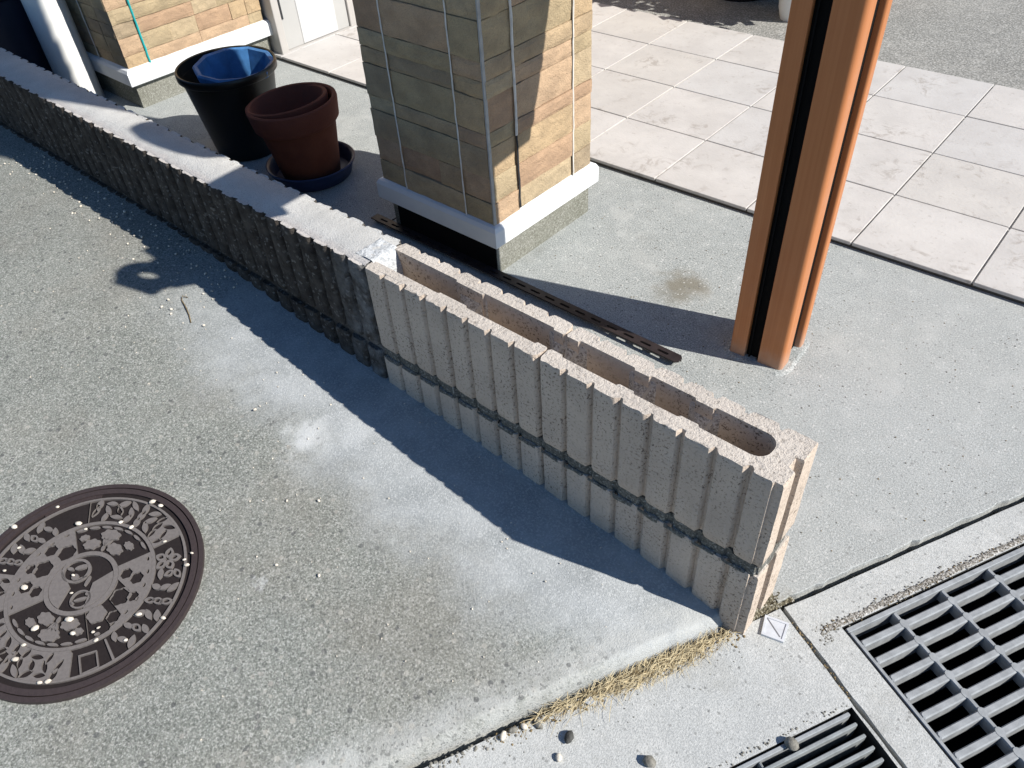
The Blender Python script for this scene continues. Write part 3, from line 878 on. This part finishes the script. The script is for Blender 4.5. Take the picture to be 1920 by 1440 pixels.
# unseen mailbox fittings, shapes made up to cast the wall-top and pillar shadows
mbx = rbar(-.028, .028, -.36, -.053, 1.072, 1.158, .012); o = mbx.build('shadow_caster_box', M['grey_alu'], post, autos=35)
mb = MB(); mb.cham(-.030, .030, -.33, -.053, 1.185, 1.205, .004); mb.box(-.028, .028, -.10, -.06, 1.1585, 1.1845)
mb.build('shadow_caster_lid', M['dark_steel'], post)
ring = [(0, -.395 + .030 * cos(2 * pi * k / 20), 1.14 + .045 * sin(2 * pi * k / 20)) for k in range(21)]
mb = MB(); mb.tube(ring, .021, 8); mb.tube([(0, -.43, 1.09), (0, -.43, 1.17)], .02, 8); mb.tube([(0, -.39, 1.09), (0, -.34, 1.05)], .026, 8)
mb.build('shadow_caster_ring', M['dark_steel'], post, smooth=True)
mb = MB(); prof = [(.001, -.13), (.022, -.125), (.042, -.10), (.052, -.05), (.054, 0), (.05, .06), (.036, .11), (.014, .128), (.001, .13)]
Mt = Matrix.Rotation(rad(-14), 4, 'X')
mb.lathe(prof, 24, 0, (0, -.145, 1.42), M=Mt); mb.tube([(0, -.11, 1.42), (0, -.05, 1.42)], .012, 8)
mb.build('shadow_caster_globe', M['white_pvc'], post, smooth=True)
mb = MB(); lp = [(.064, .86), (.205, .872), (.245, .98), (.285, 1.14), (.30, 1.5), (.064, 1.5)]
mb.add([(-.03, a, b) for a, b in lp] + [(.03, a, b) for a, b in lp], [(0, 1, 2, 3, 4, 5)[::-1], (6, 7, 8, 9, 10, 11)] + [(i, (i + 1) % 6, 6 + (i + 1) % 6, 6 + i) for i in range(6)])
mb.build('shadow_caster_panel', M['grey_alu'], post)

# ------------------------------------------------------------------ downpipe, dark bin
mb = MB(); mb.lathe([(.066, -.02), (.066, 2.4), (.058, 2.4), (.058, 2.2)], 32)
o = mb.build('downpipe', M['white_pvc'], smooth=True, label='thick white plastic downpipe standing behind the old wall by the house corner', cat='pipe'); o.location = (-2.13, .400, 0)
bn = empty('storage_bin', (-2.60, .28, 0), 'dark navy plastic storage bin behind the far end of the wall', 'bin')
mb = MB(); mb.cham(-.36, .36, -.115, .115, 0, .36, .012); mb.build('body', M['navy'], bn)
mb = MB(); mb.cham(-.375, .375, -.125, .125, .361, .40, .010); mb.build('lid', M['navy_lid'], bn)

# ------------------------------------------------------------------ pots
bp = empty('black_planter_pot', (-1.275, .535, 0), 'large black round plastic pot holding a faceted blue pot inside', 'plant pot', 'pots behind the wall')
mb = MB(); mb.lathe([(.001, 0), (.094, 0), (.100, .004), (.138, .243), (.146, .246), (.150, .250), (.151, .268), (.148, .272), (.143, .270), (.141, .25), (.13, .22), (.094, .012), (.001, .012)], 64)
mb.build('shell', M['black_plastic'], bp, autos=50)
bl = empty('blue_pot', (-1.263, .549, .064), 'faceted blue plastic pot nested inside the large black pot', 'plant pot', 'pots behind the wall')
mb = MB(); Mt = Matrix.Rotation(rad(4), 4, 'Y') @ Matrix.Rotation(rad(15), 4, 'Z')
mb.lathe([(.001, 0), (.066, 0), (.110, .185), (.121, .190), (.123, .206), (.118, .212), (.108, .209), (.104, .188), (.062, .008), (.001, .008)], 10, 0, M=Mt)
mb.build('shell', M['blue_plastic'], bl)
mb = MB(); mb.lathe([(.088, .125), (.001, .130)], 10, 0, M=Mt); mb.build('dry_soil', M['aggregate'].m, bl)

sau = MB(); sau.lathe([(.001, 0), (.108, 0), (.116, .004), (.127, .042), (.133, .044), (.134, .048), (.131, .050), (.126, .048), (.123, .044), (.112, .008), (.001, .007)], 64)
o = sau.build('pot_saucer', M['saucer'], autos=50, label='dark blue round plastic saucer under the terracotta pots', cat='saucer'); o.location = (-.957, .546, 0)
def tpot(name, loc, tilt, sc_, label):
    e = empty(name, loc, label, 'plant pot', 'pots behind the wall'); e.rotation_euler = tilt; e.scale = (sc_,) * 3
    mb = MB(); mb.lathe([(.001, 0), (.078, 0), (.082, .004), (.108, .160)], 64); mb.lathe([(.100, .16), (.074, .014), (.02, .012), (.012, .013)], 64)
    mb.build('body', M['terra'], e, autos=45)
    mb = MB(); mb.lathe([(.107, .158), (.116, .160), (.120, .165), (.127, .212), (.126, .219), (.121, .222), (.115, .220), (.112, .213), (.106, .168), (.100, .158)], 64)
    mb.build('rim', M['terra_rim'], e, autos=45); return e
tpot('terracotta_pot', (-.945, .537, .010), (rad(2), rad(-3), 0), 1.03, 'larger terracotta flower pot standing in the blue saucer')
tpot('terracotta_pot', (-.953, .531, .030), (rad(1), rad(-7), 0), .94, 'smaller terracotta flower pot nested inside the larger one')

# ------------------------------------------------------------------ steel strip and tray behind the wall
angle = empty('slotted_angle', (-.60, .452, 0), 'brown slotted steel strip lying on the slab behind the new blocks', 'steel strip')
mb = MB(); Ls = .985; W = .026
out_ = [(0, 0), (Ls - .006, 0), (Ls, .006), (Ls, W - .006), (Ls - .006, W), (0, W)]
hol = []
x = .03
while x < Ls - .05:
    hol.append([(x, .009), (x + .024, .009), (x + .027, .012), (x + .024, .015), (x, .015), (x - .003, .012)]); x += .045
mb.prism([out_] + hol, .012, .0155)
mb.wall(out_, .012, .0121)
mb.build('perforated_flange', M['rust_steel'], angle)
mb = MB(); mb.box(0, Ls - .004, W - .003, W, -.006 + .006, .0118); mb.build('side_flange', M['rust_steel'], angle)
tray = empty('shelf_plate', (-.545, .483, 0), 'black steel shelf plate stood against the foot of the brick pillar', 'steel plate')
mb = MB(); mb.box(.04, .392, .0085, .0105, .001, .083); mb.build('upright_plate', M['black_matt'], tray)
mb = MB(); mb.tube([(0, .075, .012), (0, .004, .012), (.385, .002, .012), (.392, .010, .012), (.385, .018, .012), (.30, .018, .012)], .0022, 6); mb.build('rolled_rim', M['dark_steel'], tray, smooth=True)
angle.location = (-.60, .466, 0)

# ------------------------------------------------------------------ manhole cover
mz = drive_z(MC.x, MC.y)
gx = (drive_z(MC.x + .1, MC.y) - drive_z(MC.x - .1, MC.y)) / .2; gy = (drive_z(MC.x, MC.y + .1) - drive_z(MC.x, MC.y - .1)) / .2
man = empty('manhole_cover', (MC.x, MC.y, mz + .0015), 'round cast iron manhole cover with leaf and blossom relief', 'manhole cover')
man.rotation_euler = (math.atan(gy), -math.atan(gx), 0)
R_ = MR
def circ(r, n=72, a0=0, a1=360):
    return [(R_ * r * cos(rad(a0 + (a1 - a0) * k / n)), R_ * r * sin(rad(a0 + (a1 - a0) * k / n))) for k in range(n if a1 - a0 >= 360 else n + 1)]
mb = MB(); mb.prism([circ(1.0, 96)], -.01, .0020); mb.build('base_plate', M['iron_low'], man)
mb = MB(); mb.prism([circ(1.005, 96), circ(.965, 96)], -.01, .0072); mb.build('frame_ring', M['iron_rim'], man)
mb = MB(); mb.prism([circ(.955, 96), circ(.905, 96)], .001, .0068); mb.build('cover_rim', M['iron_rim'], man)
LZ = .0060
rel = MB()
def sector(r0, r1, a0, a1, holes=()):
    n = max(6, int((a1 - a0) / 4))
    lp = circ(r1, n, a0, a1) + circ(r0, n, a0, a1)[::-1]
    rel.prism([lp] + list(holes), .002, LZ)
def pol(r, a): return (R_ * r * cos(rad(a)), R_ * r * sin(rad(a)))
def blob(r, a, sx, sy, rot=0, lobes=0, n=20, amp=.18):
    c = pol(r, a); pts = []
    for k in range(n):
        t = 2 * pi * k / n; q_ = 1 + (amp * cos(lobes * t) if lobes else 0)
        x, y = sx * R_ * cos(t) * q_, sy * R_ * sin(t) * q_
        pts.append((c[0] + x * cos(rad(rot)) - y * sin(rad(rot)), c[1] + x * sin(rad(rot)) + y * cos(rad(rot))))
    return pts
def leafp(r, a, ln, wd, rot):
    c = pol(r, a); pts = []
    for k in range(8):
        t = k / 8; pts.append((-1 + 2 * t, -sin(pi * t) ** .8))
    for k in range(8):
        t = k / 8; pts.append((1 - 2 * t, sin(pi * t) ** .8))
    cr, sr = cos(rad(rot)), sin(rad(rot))
    return [(c[0] + R_ * (x * ln * cr - y * wd * sr), c[1] + R_ * (x * ln * sr + y * wd * cr)) for x, y in pts]
def ringof(lp, k):
    cx = sum(p[0] for p in lp) / len(lp); cy = sum(p[1] for p in lp) / len(lp)
    return [(cx + (p[0] - cx) * k, cy + (p[1] - cy) * k) for p in lp]
def raised(lp, inner_=None):
    rel.prism([lp] + ([inner_] if inner_ else []), .002, LZ)
# thin rings
rel.prism([circ(.862, 90), circ(.842, 90)], .002, LZ)
rel.prism([circ(.605, 72), circ(.575, 72)], .002, LZ)
rel.prism([circ(.300, 48), circ(.262, 48)], .002, LZ)
# inner field: two raised quarters with dark blossom clusters
for a0 in (-24, 156):
    h = []
    for (r, a, s_) in ((.37, 14, .075), (.40, 46, .08), (.46, 70, .055), (.365, 78, .05), (.49, 26, .055), (.50, 50, .045)):
        h.append(blob(r, a0 + a, s_, s_, 0, 6, 24, .09))
    for k in range(7): h.append(blob(.545, a0 + 8 + k * 13.5, .012, .022, a0 + 8 + k * 13.5, 0, 8))
    sector(.302, .574, a0 + 1, a0 + 95, h)
# two dark quarters with raised cloud-like trees
for a0 in (72, 252):
    for (r, a, sx, sy) in ((.47, 48, .085, .055), (.375, 66, .07, .05), (.365, 31, .075, .05), (.455, 20, .05, .032), (.455, 76, .04, .03)):
        raised(blob(r, a0 + a, sx, sy, a0 + a + 90, 7, 35, .10))
    for k in range(7):
        an = a0 + 10 + k * 11.5
        raised(blob(.545, an, .045, .013, an + 90, 0, 10))
    for k in (-1, 0, 1): raised(leafp(.40, a0 + 48 + k * 3, .045, .012, a0 + 48 + k * 26))
    raised(leafp(.34, a0 + 48, .03, .012, a0 + 48))
# outer band: raised bed with dark leaves / dark bed with raised leaves
OUTA = []
rl_ = random.Random(31)
for r_i, rr_ in enumerate((.655, .725, .795)):
    a = 5 + r_i * 3
    while a < 80:
        ln = rl_.uniform(.050, .066); OUTA.append((rr_, a, ln, rl_.uniform(.020, .027), rl_.choice((15, 50, 125, 160, 90)) if r_i != 1 else rl_.choice((0, 30, 150)))) ; a += 10.8 - r_i * .7
for (a0, a1) in ((74, 146), (214, 244)):
    sc_ = (a1 - a0) / 84
    h = [leafp(r, a0 + a * sc_, ln, wd, a0 + a * sc_ + rt) for (r, a, ln, wd, rt) in OUTA] if sc_ > .5 else [leafp(r, a0 + a, ln, wd, a0 + a + rt) for (r, a, ln, wd, rt) in OUTA if a < (a1 - a0) - 4]
    sector(.607, .841, a0, a1, h)
a0 = 252
sector(.607, .841, a0, 324, [leafp(r, a0 + a * .84, ln, wd, a0 + a * .84 + rt) for (r, a, ln, wd, rt) in OUTA])
for a0, span in ((-11, 82), (166, 46)):
    for (r, a, ln, wd, rt) in OUTA:
        if a > span - 4 or (a0 == -11 and 60 < a < 80): continue
        lp = leafp(r, a0 + a, ln * .92, wd * 1.1, a0 + a + rt)
        raised(lp, ringof(lp, .52) if wd > .025 else None)
# five-petal blossom
for k in range(5):
    an = 59 + 72 * k; c = pol(.70, 59); d = .062
    lp = leafp(0, 0, .052, .036, an); lp = [(p[0] + c[0] + R_ * d * cos(rad(an)), p[1] + c[1] + R_ * d * sin(rad(an))) for p in lp]
    raised(lp, ringof(lp, .5))
# emblem
raised(blob(.14, 168, .125, .115, 20, 0, 32), blob(.14, 168, .100, .092, 20, 0, 32))
raised(blob(.155, 150, .055, .022, 60, 0, 14)); raised(blob(.09, 185, .03, .03, 0, 0, 12)); raised(blob(.19, 178, .03, .016, 30, 0, 12))
up = circ(.258, 24, 190, 285) + [pol(.09, 250)]; raised(up)
up = circ(.258, 26, -25, 66) + [pol(.10, 40)]; raised(up)
raised(blob(.16, -31, .085, .085, 0, 0, 24), blob(.16, -31, .070, .070, 0, 0, 24))
raised(blob(.16, -31, .055, .014, 60, 0, 12)); raised(blob(.135, -8, .016, .016, 0, 0, 10)); raised(blob(.19, -52, .016, .016, 0, 0, 10))
raised(blob(.04, 160, .012, .06, -20, 0, 10)); raised(blob(.05, 60, .012, .05, 30, 0, 10))
# lifting-key pocket with a square
sq = [(.58, -.34), (.65, -.22), (.79, -.28), (.74, -.41)]; sq = [(R_ * a, R_ * b) for a, b in sq]
cx = sum(p[0] for p in sq) / 4; cy = sum(p[1] for p in sq) / 4
raised(sq, [(cx + (p[0] - cx) * .86, cy + (p[1] - cy) * .86) for p in sq])
for a0 in (-36, -12.5):
    lp = circ(.84, 2, a0, a0 + 1.3) + circ(.63, 2, a0, a0 + 1.3)[::-1]; raised(lp)
rel.build('relief', M['iron_top'], man)
mb = MB(); lp = circ(.962, 12, 140, 172) + circ(.875, 12, 140, 172)[::-1]; mb.prism([lp], .003, .0048); mb.build('hinge_tab', M['iron_rim'], man)

# ------------------------------------------------------------------ gratings
def bar(mb, s0, s1, t0, t1, z0, z1, c=.0012):
    """bar in the road-edge frame"""
    M4 = Matrix(((E2.x, E1.x, 0, O.x), (E2.y, E1.y, 0, O.y), (0, 0, 1, 0), (0, 0, 0, 1)))
    mb.cham(s0, s1, t0, t1, z0, z1, c, 0, M4)
g1 = empty('basin_grating', (0, 0, 0), 'large square galvanised steel drain grating with rectangular openings', 'drain grating')
s0, s1, t0, t1 = GA; s0 += .004; t0 += .004; s1 -= .004; t1 -= .004
ZT = -.0015
for (a, b, c_, d_) in ((s0, s0 + .008, t0, t1), (s1 - .008, s1, t0, t1)):
    mb = MB(); bar(mb, a, b, c_, d_, -.036, ZT); mb.build('frame_side', M['galv'], g1)
for (c_, d_) in ((t0, t0 + .006), (t1 - .006, t1)):
    mb = MB(); bar(mb, s0 + .0082, s1 - .0082, c_, d_, -.036, ZT - .0004); mb.build('frame_side', M['galv'], g1)
ti = [t0 + .088 + k * .0965 for k in range(5)]
seg = [t0 + .006] + ti + [t1 - .006]
k = 0; s = s0 + .0305
bmb = MB(); bar(bmb, -.0007, .0102, t0 + .0062, t1 - .0062, -.030, ZT - .0012, .0022)
bme = bmb.mesh('bar', M['galv'])
while s < s1 - .015:
    o = bpy.data.objects.new('bar', bme); COL.objects.link(o); o.parent = g1
    o.location = (E2.x * (s - .00475), E2.y * (s - .00475), 0); s += .0308
for t in ti:
    mb = MB(); bar(mb, s0 + .0082, s1 - .0082, t - .0035, t + .0035, -.026, ZT - .0022, .0015)
    s = s0 + .0305
    while s < s1 - .015:
        M4 = Matrix(((E2.x, E1.x, 0, O.x), (E2.y, E1.y, 0, O.y), (0, 0, 1, 0), (0, 0, 0, 1)))
        mb.prism([[st(s + .0078 * cos(q_ * pi / 6), t + .0062 * sin(q_ * pi / 6)) for q_ in range(12)]], -.02, ZT - .0007); s += .0308
    mb.build('cross_bar', M['galv'], g1)
g2 = empty('channel_grating', (0, 0, 0), 'narrow gutter grating of long thin steel bars', 'drain grating')
s0, s1, t0, t1 = GB; s0 += .003; t1 -= .009; s1 -= .003
mb = MB(); bar(mb, s0, s0 + .006, -.9, t1, -.05, ZT - .001); mb.build('frame_side', M['galv'], g2)
mb = MB(); bar(mb, s1 - .006, s1, -.9, t1, -.05, ZT - .001); mb.build('frame_side', M['galv'], g2)
s = s0 + .0185
bmb = MB(); bar(bmb, 0, .0052, -.9, t1, -.045, ZT - .002, .001); bme = bmb.mesh('bar', M['galv_old'])
while s < s1 - .01:
    o = bpy.data.objects.new('bar', bme); COL.objects.link(o); o.parent = g2
    o.location = (E2.x * (s - .0026), E2.y * (s - .0026), 0); s += .0178
for t in (-.075, -.24, -.40, -.57):
    mb = MB(); bar(mb, s0 + .006, s1 - .006, t - .002, t + .002, -.030, ZT - .0045); mb.build('cross_bar', M['galv_old'], g2)

# ------------------------------------------------------------------ boundary plate
pts = [(.812, .056), (.823, .022), (.856, .031), (.848, .066)]
pl = empty('boundary_plate', (.835, .044, AZ), 'small pale metal boundary marker plate with a diagonal line on the gutter concrete', 'marker plate')
lp = [(p[0] - .835, p[1] - .044) for p in pts]
mb = MB(); mb.prism([lp], .0, .0030, 0)
mb.build('plate', M['plate'], pl)
mb = MB(); lpo = [(p[0] * 1.0, p[1] * 1.0) for p in lp]; lpi = [(p[0] * .80, p[1] * .80) for p in lp]
mb.prism([lpo, lpi], .003, .0044); mb.build('raised_edge', M['plate'], pl)
mb = MB(); d = V((lp[2][0] - lp[0][0], lp[2][1] - lp[0][1])).normalized(); n_ = V((-d.y, d.x)) * .0009
a = V(lp[0]) * .78; b = V(lp[2]) * .62
mb.poly([[tuple(a - n_), tuple(b - n_), tuple(b + n_), tuple(a + n_)]], .0034); mb.build('engraved_line', M['line'], pl)

# ------------------------------------------------------------------ soil patch, dry grass, pebbles, stones
def pebble(mb, x, y, z, a, b, c, rz, rnd_, mi=0):
    n = 7; vs = [(0, 0, c)]
    for (f_, h) in ((.75, .66), (1, 0), (.75, -.66)):
        for i in range(n):
            t = 2 * pi * i / n; k_ = 1 + rnd_.uniform(-.14, .14); vs.append((a * f_ * cos(t) * k_, b * f_ * sin(t) * k_, c * h))
    vs.append((0, 0, -c)); cr, sr = cos(rz), sin(rz)
    vs = [(x + p[0] * cr - p[1] * sr, y + p[0] * sr + p[1] * cr, z + c * .75 + p[2]) for p in vs]
    fs = [(0, 1 + i, 1 + (i + 1) % n) for i in range(n)]
    for r in (0, 1): fs += [(1 + r * n + i, 1 + (r + 1) * n + i, 1 + (r + 1) * n + (i + 1) % n, 1 + r * n + (i + 1) % n) for i in range(n)]
    fs += [(1 + 2 * n + i, 1 + 3 * n, 1 + 2 * n + (i + 1) % n) for i in range(n)]
    mb.add(vs, fs, mi)

rp = random.Random(21)
mb = MB()
COV = [(-0.087, 0.056), (-0.021, -0.002), (0.021, -0.087), (0.048, -0.045), (0.073, -0.053), (0.033, -0.112), (0.046, -0.131), (0.095, -0.022), (0.095, -0.031), (0.111, -0.035), (0.146, -0.005), (0.124, 0.031), (0.158, 0.053), (0.106, 0.13), (0.093, 0.148), (0.094, 0.133), (0.039, 0.131), (-0.03, 0.109), (-0.053, 0.103), (-0.106, 0.054), (-0.139, -0.036), (-0.116, -0.072), (-0.185, -0.022), (-0.167, 0.047), (0.108, -0.124), (0.116, -0.115), (0.007, -0.02), (-0.06, -0.065), (-0.029, 0.166), (-0.047, 0.161)]
for (x, y) in COV:
    x += MC.x; y += MC.y; a = rp.uniform(.0032, .0052)
    if rp.random() < .35: a *= 1.4
    pebble(mb, x, y, drive_z(x, y) + .0075, a, a * rp.uniform(.45, .8), a * .5, rp.uniform(.4, 1.4), rp)
DRV = [(-.96, -.088), (-1.057, -.088), (-1.147, -.069), (-1.086, -.057), (-1.041, -.029), (-.998, -.039), (-.929, -.057), (-.934, -.032), (-.843, -.071), (-.788, -.067), (-.535, -.155), (-.526, -.177), (-.504, -.168), (-.492, -.176), (-.409, -.15), (-.134, -.222), (-.182, -.133), (.081, -.313), (.124, -.277), (.237, -.37), (.168, -.403)]
for (x, y) in DRV:
    a = rp.uniform(.0026, .005); pebble(mb, x, y, drive_z(x, y) + .001, a, a * .7, a * .6, rp.uniform(0, 3), rp)
for k in range(150):      # along the foot of the old wall
    x = rp.uniform(-1.5, -.45); y = -abs(rp.gauss(0, .055)) - .012
    a = rp.uniform(.0015, .0038); pebble(mb, x, y, drive_z(x, y) + .0005, a, a * .7, a * .6, rp.uniform(0, 3), rp)
for k in range(170):      # stray grit over the drive
    x = rp.uniform(-.9, .65); y = -abs(rp.gauss(.2, .3)) - .01
    if x > .74 + .487 * y: continue
    a = rp.uniform(.0008, .0022); pebble(mb, x, y, drive_z(x, y) + .0005, a, a * .7, a * .6, rp.uniform(0, 3), rp)
mb.build('scattered_pebbles', M['pebble'], kind='stuff', smooth=True, label='small white pebbles scattered over drive and manhole cover', cat='pebbles')

mb = MB()                  # litter of soil crumbs and grit along the lip, the joints and the grating edge
def crumbs(n, fs_, a0, a1, z, mi):
    for k in range(n):
        s, t = fs_(); p = st(s, t); a = rp.uniform(a0, a1)
        pebble(mb, p[0], p[1], z, a, a * .8, a * .7, rp.uniform(0, 3), rp, mi)
crumbs(420, lambda: (.004 + abs(rp.gauss(0, .009)), rp.uniform(-.40, .02)), .0008, .0026, AZ - .001, 0)
crumbs(90, lambda: (.004 + abs(rp.gauss(0, .008)), rp.uniform(-.50, -.33)), .001, .003, AZ - .001, 1)
NS = 260
for k in range(NS + 1):
    t = .135 + .56 * k / NS
    a = .0585 + .0035 * ns(t * 60, 2) + .002 * ns(t * 180, 5); b = .0715 + .0008 * ns(t * 120, 9)
    for q_ in range(6):
        s_ = a + (b - a) * q_ / 5; e = sin(pi * (q_ + .3) / 5.6)
        p = st(s_, t); mb.v.append((p[0], p[1], AZ + .0008 + (.0014 + .003 * abs(ns(p[0] * 260, p[1] * 260, 1))) * e - (.002 if q_ in (0, 5) else 0)))
for k in range(NS):
    for q_ in range(5):
        a = len(mb.v) - (NS + 1) * 6 + k * 6 + q_; mb.f.append((a, a + 1, a + 7, a + 6)); mb.m.append(2)
crumbs(320, lambda: (.065 + rp.gauss(0, .0045), rp.uniform(.13, .68)), .0007, .0020, AZ + .001, 1)
crumbs(160, lambda: (.065 + rp.gauss(0, .0045), rp.uniform(.13, .68)), .0007, .0018, AZ + .001, 0)
crumbs(120, lambda: (.172 + rp.gauss(0, .002), rp.uniform(-.4, .09)), .0008, .002, AZ - .0005, 1)
crumbs(70, lambda: (.03 + rp.uniform(0, .14), .098 + rp.gauss(0, .004)), .0008, .002, AZ - .002, 0)
crumbs(60, lambda: (.055 + rp.uniform(0, .03), .13 + rp.gauss(0, .008)), .0008, .002, AZ, 1)
crumbs(260, lambda: (rp.uniform(.002, .07), rp.uniform(-.6, 1.2)), .0005, .0013, AZ - .0005, 1)
for k in range(500):
    x = rp.uniform(-.1, 1.0); y = rp.uniform(.2, 1.0)
    a = rp.uniform(.0006, .0018); pebble(mb, x, y, 0, a, a * .8, a * .6, 0, rp, rp.choice((0, 1, 1)))
mb.build('grit', [M['straw_dark'], M['stone'], M['grit'].m], kind='stuff', label='soil crumbs and grit caught along lip and grating', cat='grit')

mb = MB()                  # soil between wall end and gutter joint
ng = 22
for j in range(ng + 1):
    for i in range(ng + 1):
        u, v_ = i / ng, j / ng
        y = .004 + .112 * v_; x0 = .797; x1 = O.x + (y / .899) * .438 + .006
        x = x0 + (x1 - x0) * u
        z = -.006 + .010 * (1 - u) * (.4 + .6 * sin(pi * v_)) + .006 * ns(x * 130, y * 130, 1) + .004 * ns(x * 300, y * 300, 4) - .016 * max(0, u - .75) / .25
        mb.v.append((x, y, z))
for j in range(ng):
    for i in range(ng):
        a = j * (ng + 1) + i; mb.f.append((a, a + 1, a + ng + 2, a + ng + 1)); mb.m.append(0)
mb.build('soil_patch', M['soil'].m, kind='stuff', label='wedge of dry soil at the end of the block wall', cat='soil')

mb = MB()                  # dead grass along the lip
rg = random.Random(4)
for k in range(1500):
    t = rg.triangular(-.36, .012, -.12); dens = 1.0
    s = .004 + abs(rg.gauss(0, .008)) * (1.25 - abs(t + .14) * 1.6)
    p = V((*st(s, t), AZ)); ln = rg.uniform(.010, .034) * (1.2 if rg.random() < .12 else .8)
    an = rg.gauss(atan2(-E1.y, -E1.x) + .35, .55) + (pi if rg.random() < .5 else 0)
    up = rg.uniform(.05, .45); wd = rg.uniform(.0003, .0007)
    d = V((cos(an), sin(an), 0)); n_ = V((-sin(an), cos(an), 0)) * wd; z0 = rg.uniform(0, .010)
    p.z += z0; vs = []
    for q_ in range(4):
        f_ = q_ / 3; c_ = p + d * (ln * f_) + V((0, 0, ln * up * (f_ - f_ * f_ * 1.1))) + n_ * 3 * sin(f_ * 3 + k) 
        c_.z = max(c_.z, AZ + .0006)
        vs += [c_ - n_ * (1 - f_ * .7), c_ + n_ * (1 - f_ * .7)]
    mb.add(vs, [(0, 1, 3, 2), (2, 3, 5, 4), (4, 5, 7, 6)], 1 if rg.random() < .22 + .5 * max(0, ns(t * 25, 2)) else 0)
mb.build('dry_grass', [M['straw'], M['straw_dark']], kind='stuff', label='dead straw-coloured grass lying along the lip of the drive', cat='dry grass')

def stone(name, x, y, z, a, b, c, rz, mat, label):
    m_ = MB(); r_ = random.Random(int(x * 1e4)); bmx = []
    n, k = 12, 7; vs = []
    for j in range(k + 1):
        ph = pi * j / k
        for i in range(n):
            th = 2 * pi * i / n; d = V((sin(ph) * cos(th), sin(ph) * sin(th), cos(ph)))
            q_ = 1 + .22 * ns(d.x * 1.4 + x * 40, d.y * 1.4, d.z * 1.4) + .10 * ns(d.x * 4, d.y * 4 + x * 30, d.z * 4)
            vs.append((a * d.x * q_, b * d.y * q_, c * .9 + c * d.z * q_))
    fs = [(j * n + i, j * n + n + i, j * n + n + (i + 1) % n, j * n + (i + 1) % n) for j in range(k) for i in range(n)]
    m_.add(vs, fs); o = m_.build(name, mat, smooth=True, label=label, cat='stone'); o.location = (x, y, z); o.rotation_euler = (0, 0, rz); return o
stone('stone', .693, -.295, AZ, .0065, .0095, .006, .3, M['dark_stone'], 'dark rounded stone lying alone on the gutter concrete')
stone('stone', .699, -.326, AZ, .0045, .006, .004, .8, M['pebble'], 'pale oval pebble on the gutter concrete below the dark stone')
stone('stone', .799, -.250, AZ, .010, .008, .006, .2, M['stone'], 'grey chip lying on the gutter concrete by the grating end')
stone('stone', .937, -.103, ZT - .003, .0105, .009, .008, .2, M['stone'], 'crumbly grey stone lodged on the narrow gutter grating')
for i, (t, s, c_, lb) in enumerate(((-.355, .012, 'pebble', 'cream pebble touching the straw end in the gutter row'), (-.372, .010, 'stone', 'grey pebble between two cream pebbles in the gutter row'), (-.388, .012, 'pebble', 'cream pebble at the far bare end of the gutter row'), (-.335, .018, 'stone', 'grey pebble lying beside the dry grass off the gutter row'))):
    p = st(s, t); o = stone('stone', p[0], p[1], AZ, .0058 + .001 * i % 2, .0045, .004, i, M[c_], lb); o['group'] = 'pebbles in the gutter'
mb = MB(); lp = [(0, 0), (.011, .003), (.013, .012), (.004, .014)]; mb.prism([lp], 0, .003)
o = mb.build('plaster_chip', M['white_mortar'].m, label='white angular plaster chip caught in the dry grass', cat='chip'); p = st(.015, -.262); o.location = (p[0], p[1], AZ + .004)
tw = MB(); z_ = lambda x, y: drive_z(x, y) + .002
tw.tube([(-.512, -.136, z_(-.512, -.136)), (-.485, -.143, z_(-.485, -.143) + .002), (-.46, -.152, z_(-.46, -.152)), (-.437, -.163, z_(-.437, -.163))], .0012, 5)
tw.tube([(-.512, -.136, z_(-.512, -.136)), (-.520, -.128, z_(-.52, -.128) + .003), (-.510, -.122, z_(-.51, -.122))], .001, 5)
tw.build('twig', M['straw_dark'], label='thin dark bent twig on the drive near the shadow of the wall', cat='twig')

# ------------------------------------------------------------------ potted plants behind the forecourt; unseen crowns made dense for the cast shadow
def potted(x, y, r, h, mat, label, seed, n_leaf, crown):
    e = empty('potted_plant', (x, y, .006), label, 'potted plant')
    mb = MB(); mb.lathe([(.001, 0), (r * .78, 0), (r * .95, h * .25), (r, h * .7), (r * .93, h), (r * .86, h), (r * .85, h * .85), (.001, h * .85)], 40)
    mb.build('pot', mat, e, autos=40)
    rl = random.Random(seed); mb = MB(); sm = MB()
    for k in range(9):
        a = rl.uniform(0, 6.28); tip = V((cos(a) * crown * rl.uniform(.2, .8), sin(a) * crown * rl.uniform(.2, .8), h + crown * rl.uniform(.7, 1.5)))
        sm.tube([(0, 0, h * .8), tuple(tip * .5 + V((0, 0, h * .4))), tuple(tip)], [.006, .004, .002], 5)
    for k in range(n_leaf):
        c = V((rl.gauss(0, .5), rl.gauss(0, .5), rl.gauss(0, .5))) * crown; c.z = h + abs(crown * .9 + c.z)
        a, b = rl.uniform(0, 6.28), rl.uniform(-.9, .9); d = V((cos(a) * cos(b), sin(a) * cos(b), sin(b))); n_ = d.cross(V((rl.random(), rl.random(), 1))).normalized()
        ln = rl.uniform(.05, .09); wv = n_ * ln * .32
        mb.add([c, c + d * ln * .5 + wv, c + d * ln, c + d * ln * .5 - wv], [(0, 1, 2, 3)])
    sm.build('stems', M['straw_dark'], e); mb.build('foliage', M['leaf'], e)
    return e
potted(-.70, 2.66, .155, .30, M['black_plastic'], 'leafy plant in a wide black pot at the back of the tiled porch', 5, 1500, .24)
potted(-.37, 2.50, .072, .17, M['white_pvc'], 'small leafy plant in a white rounded pot behind the gate post', 9, 500, .10)
potted(-.25, 2.80, .12, .26, M['terra'], 'unseen bushy plant in a brown pot behind the gate post', 14, 1500, .24)
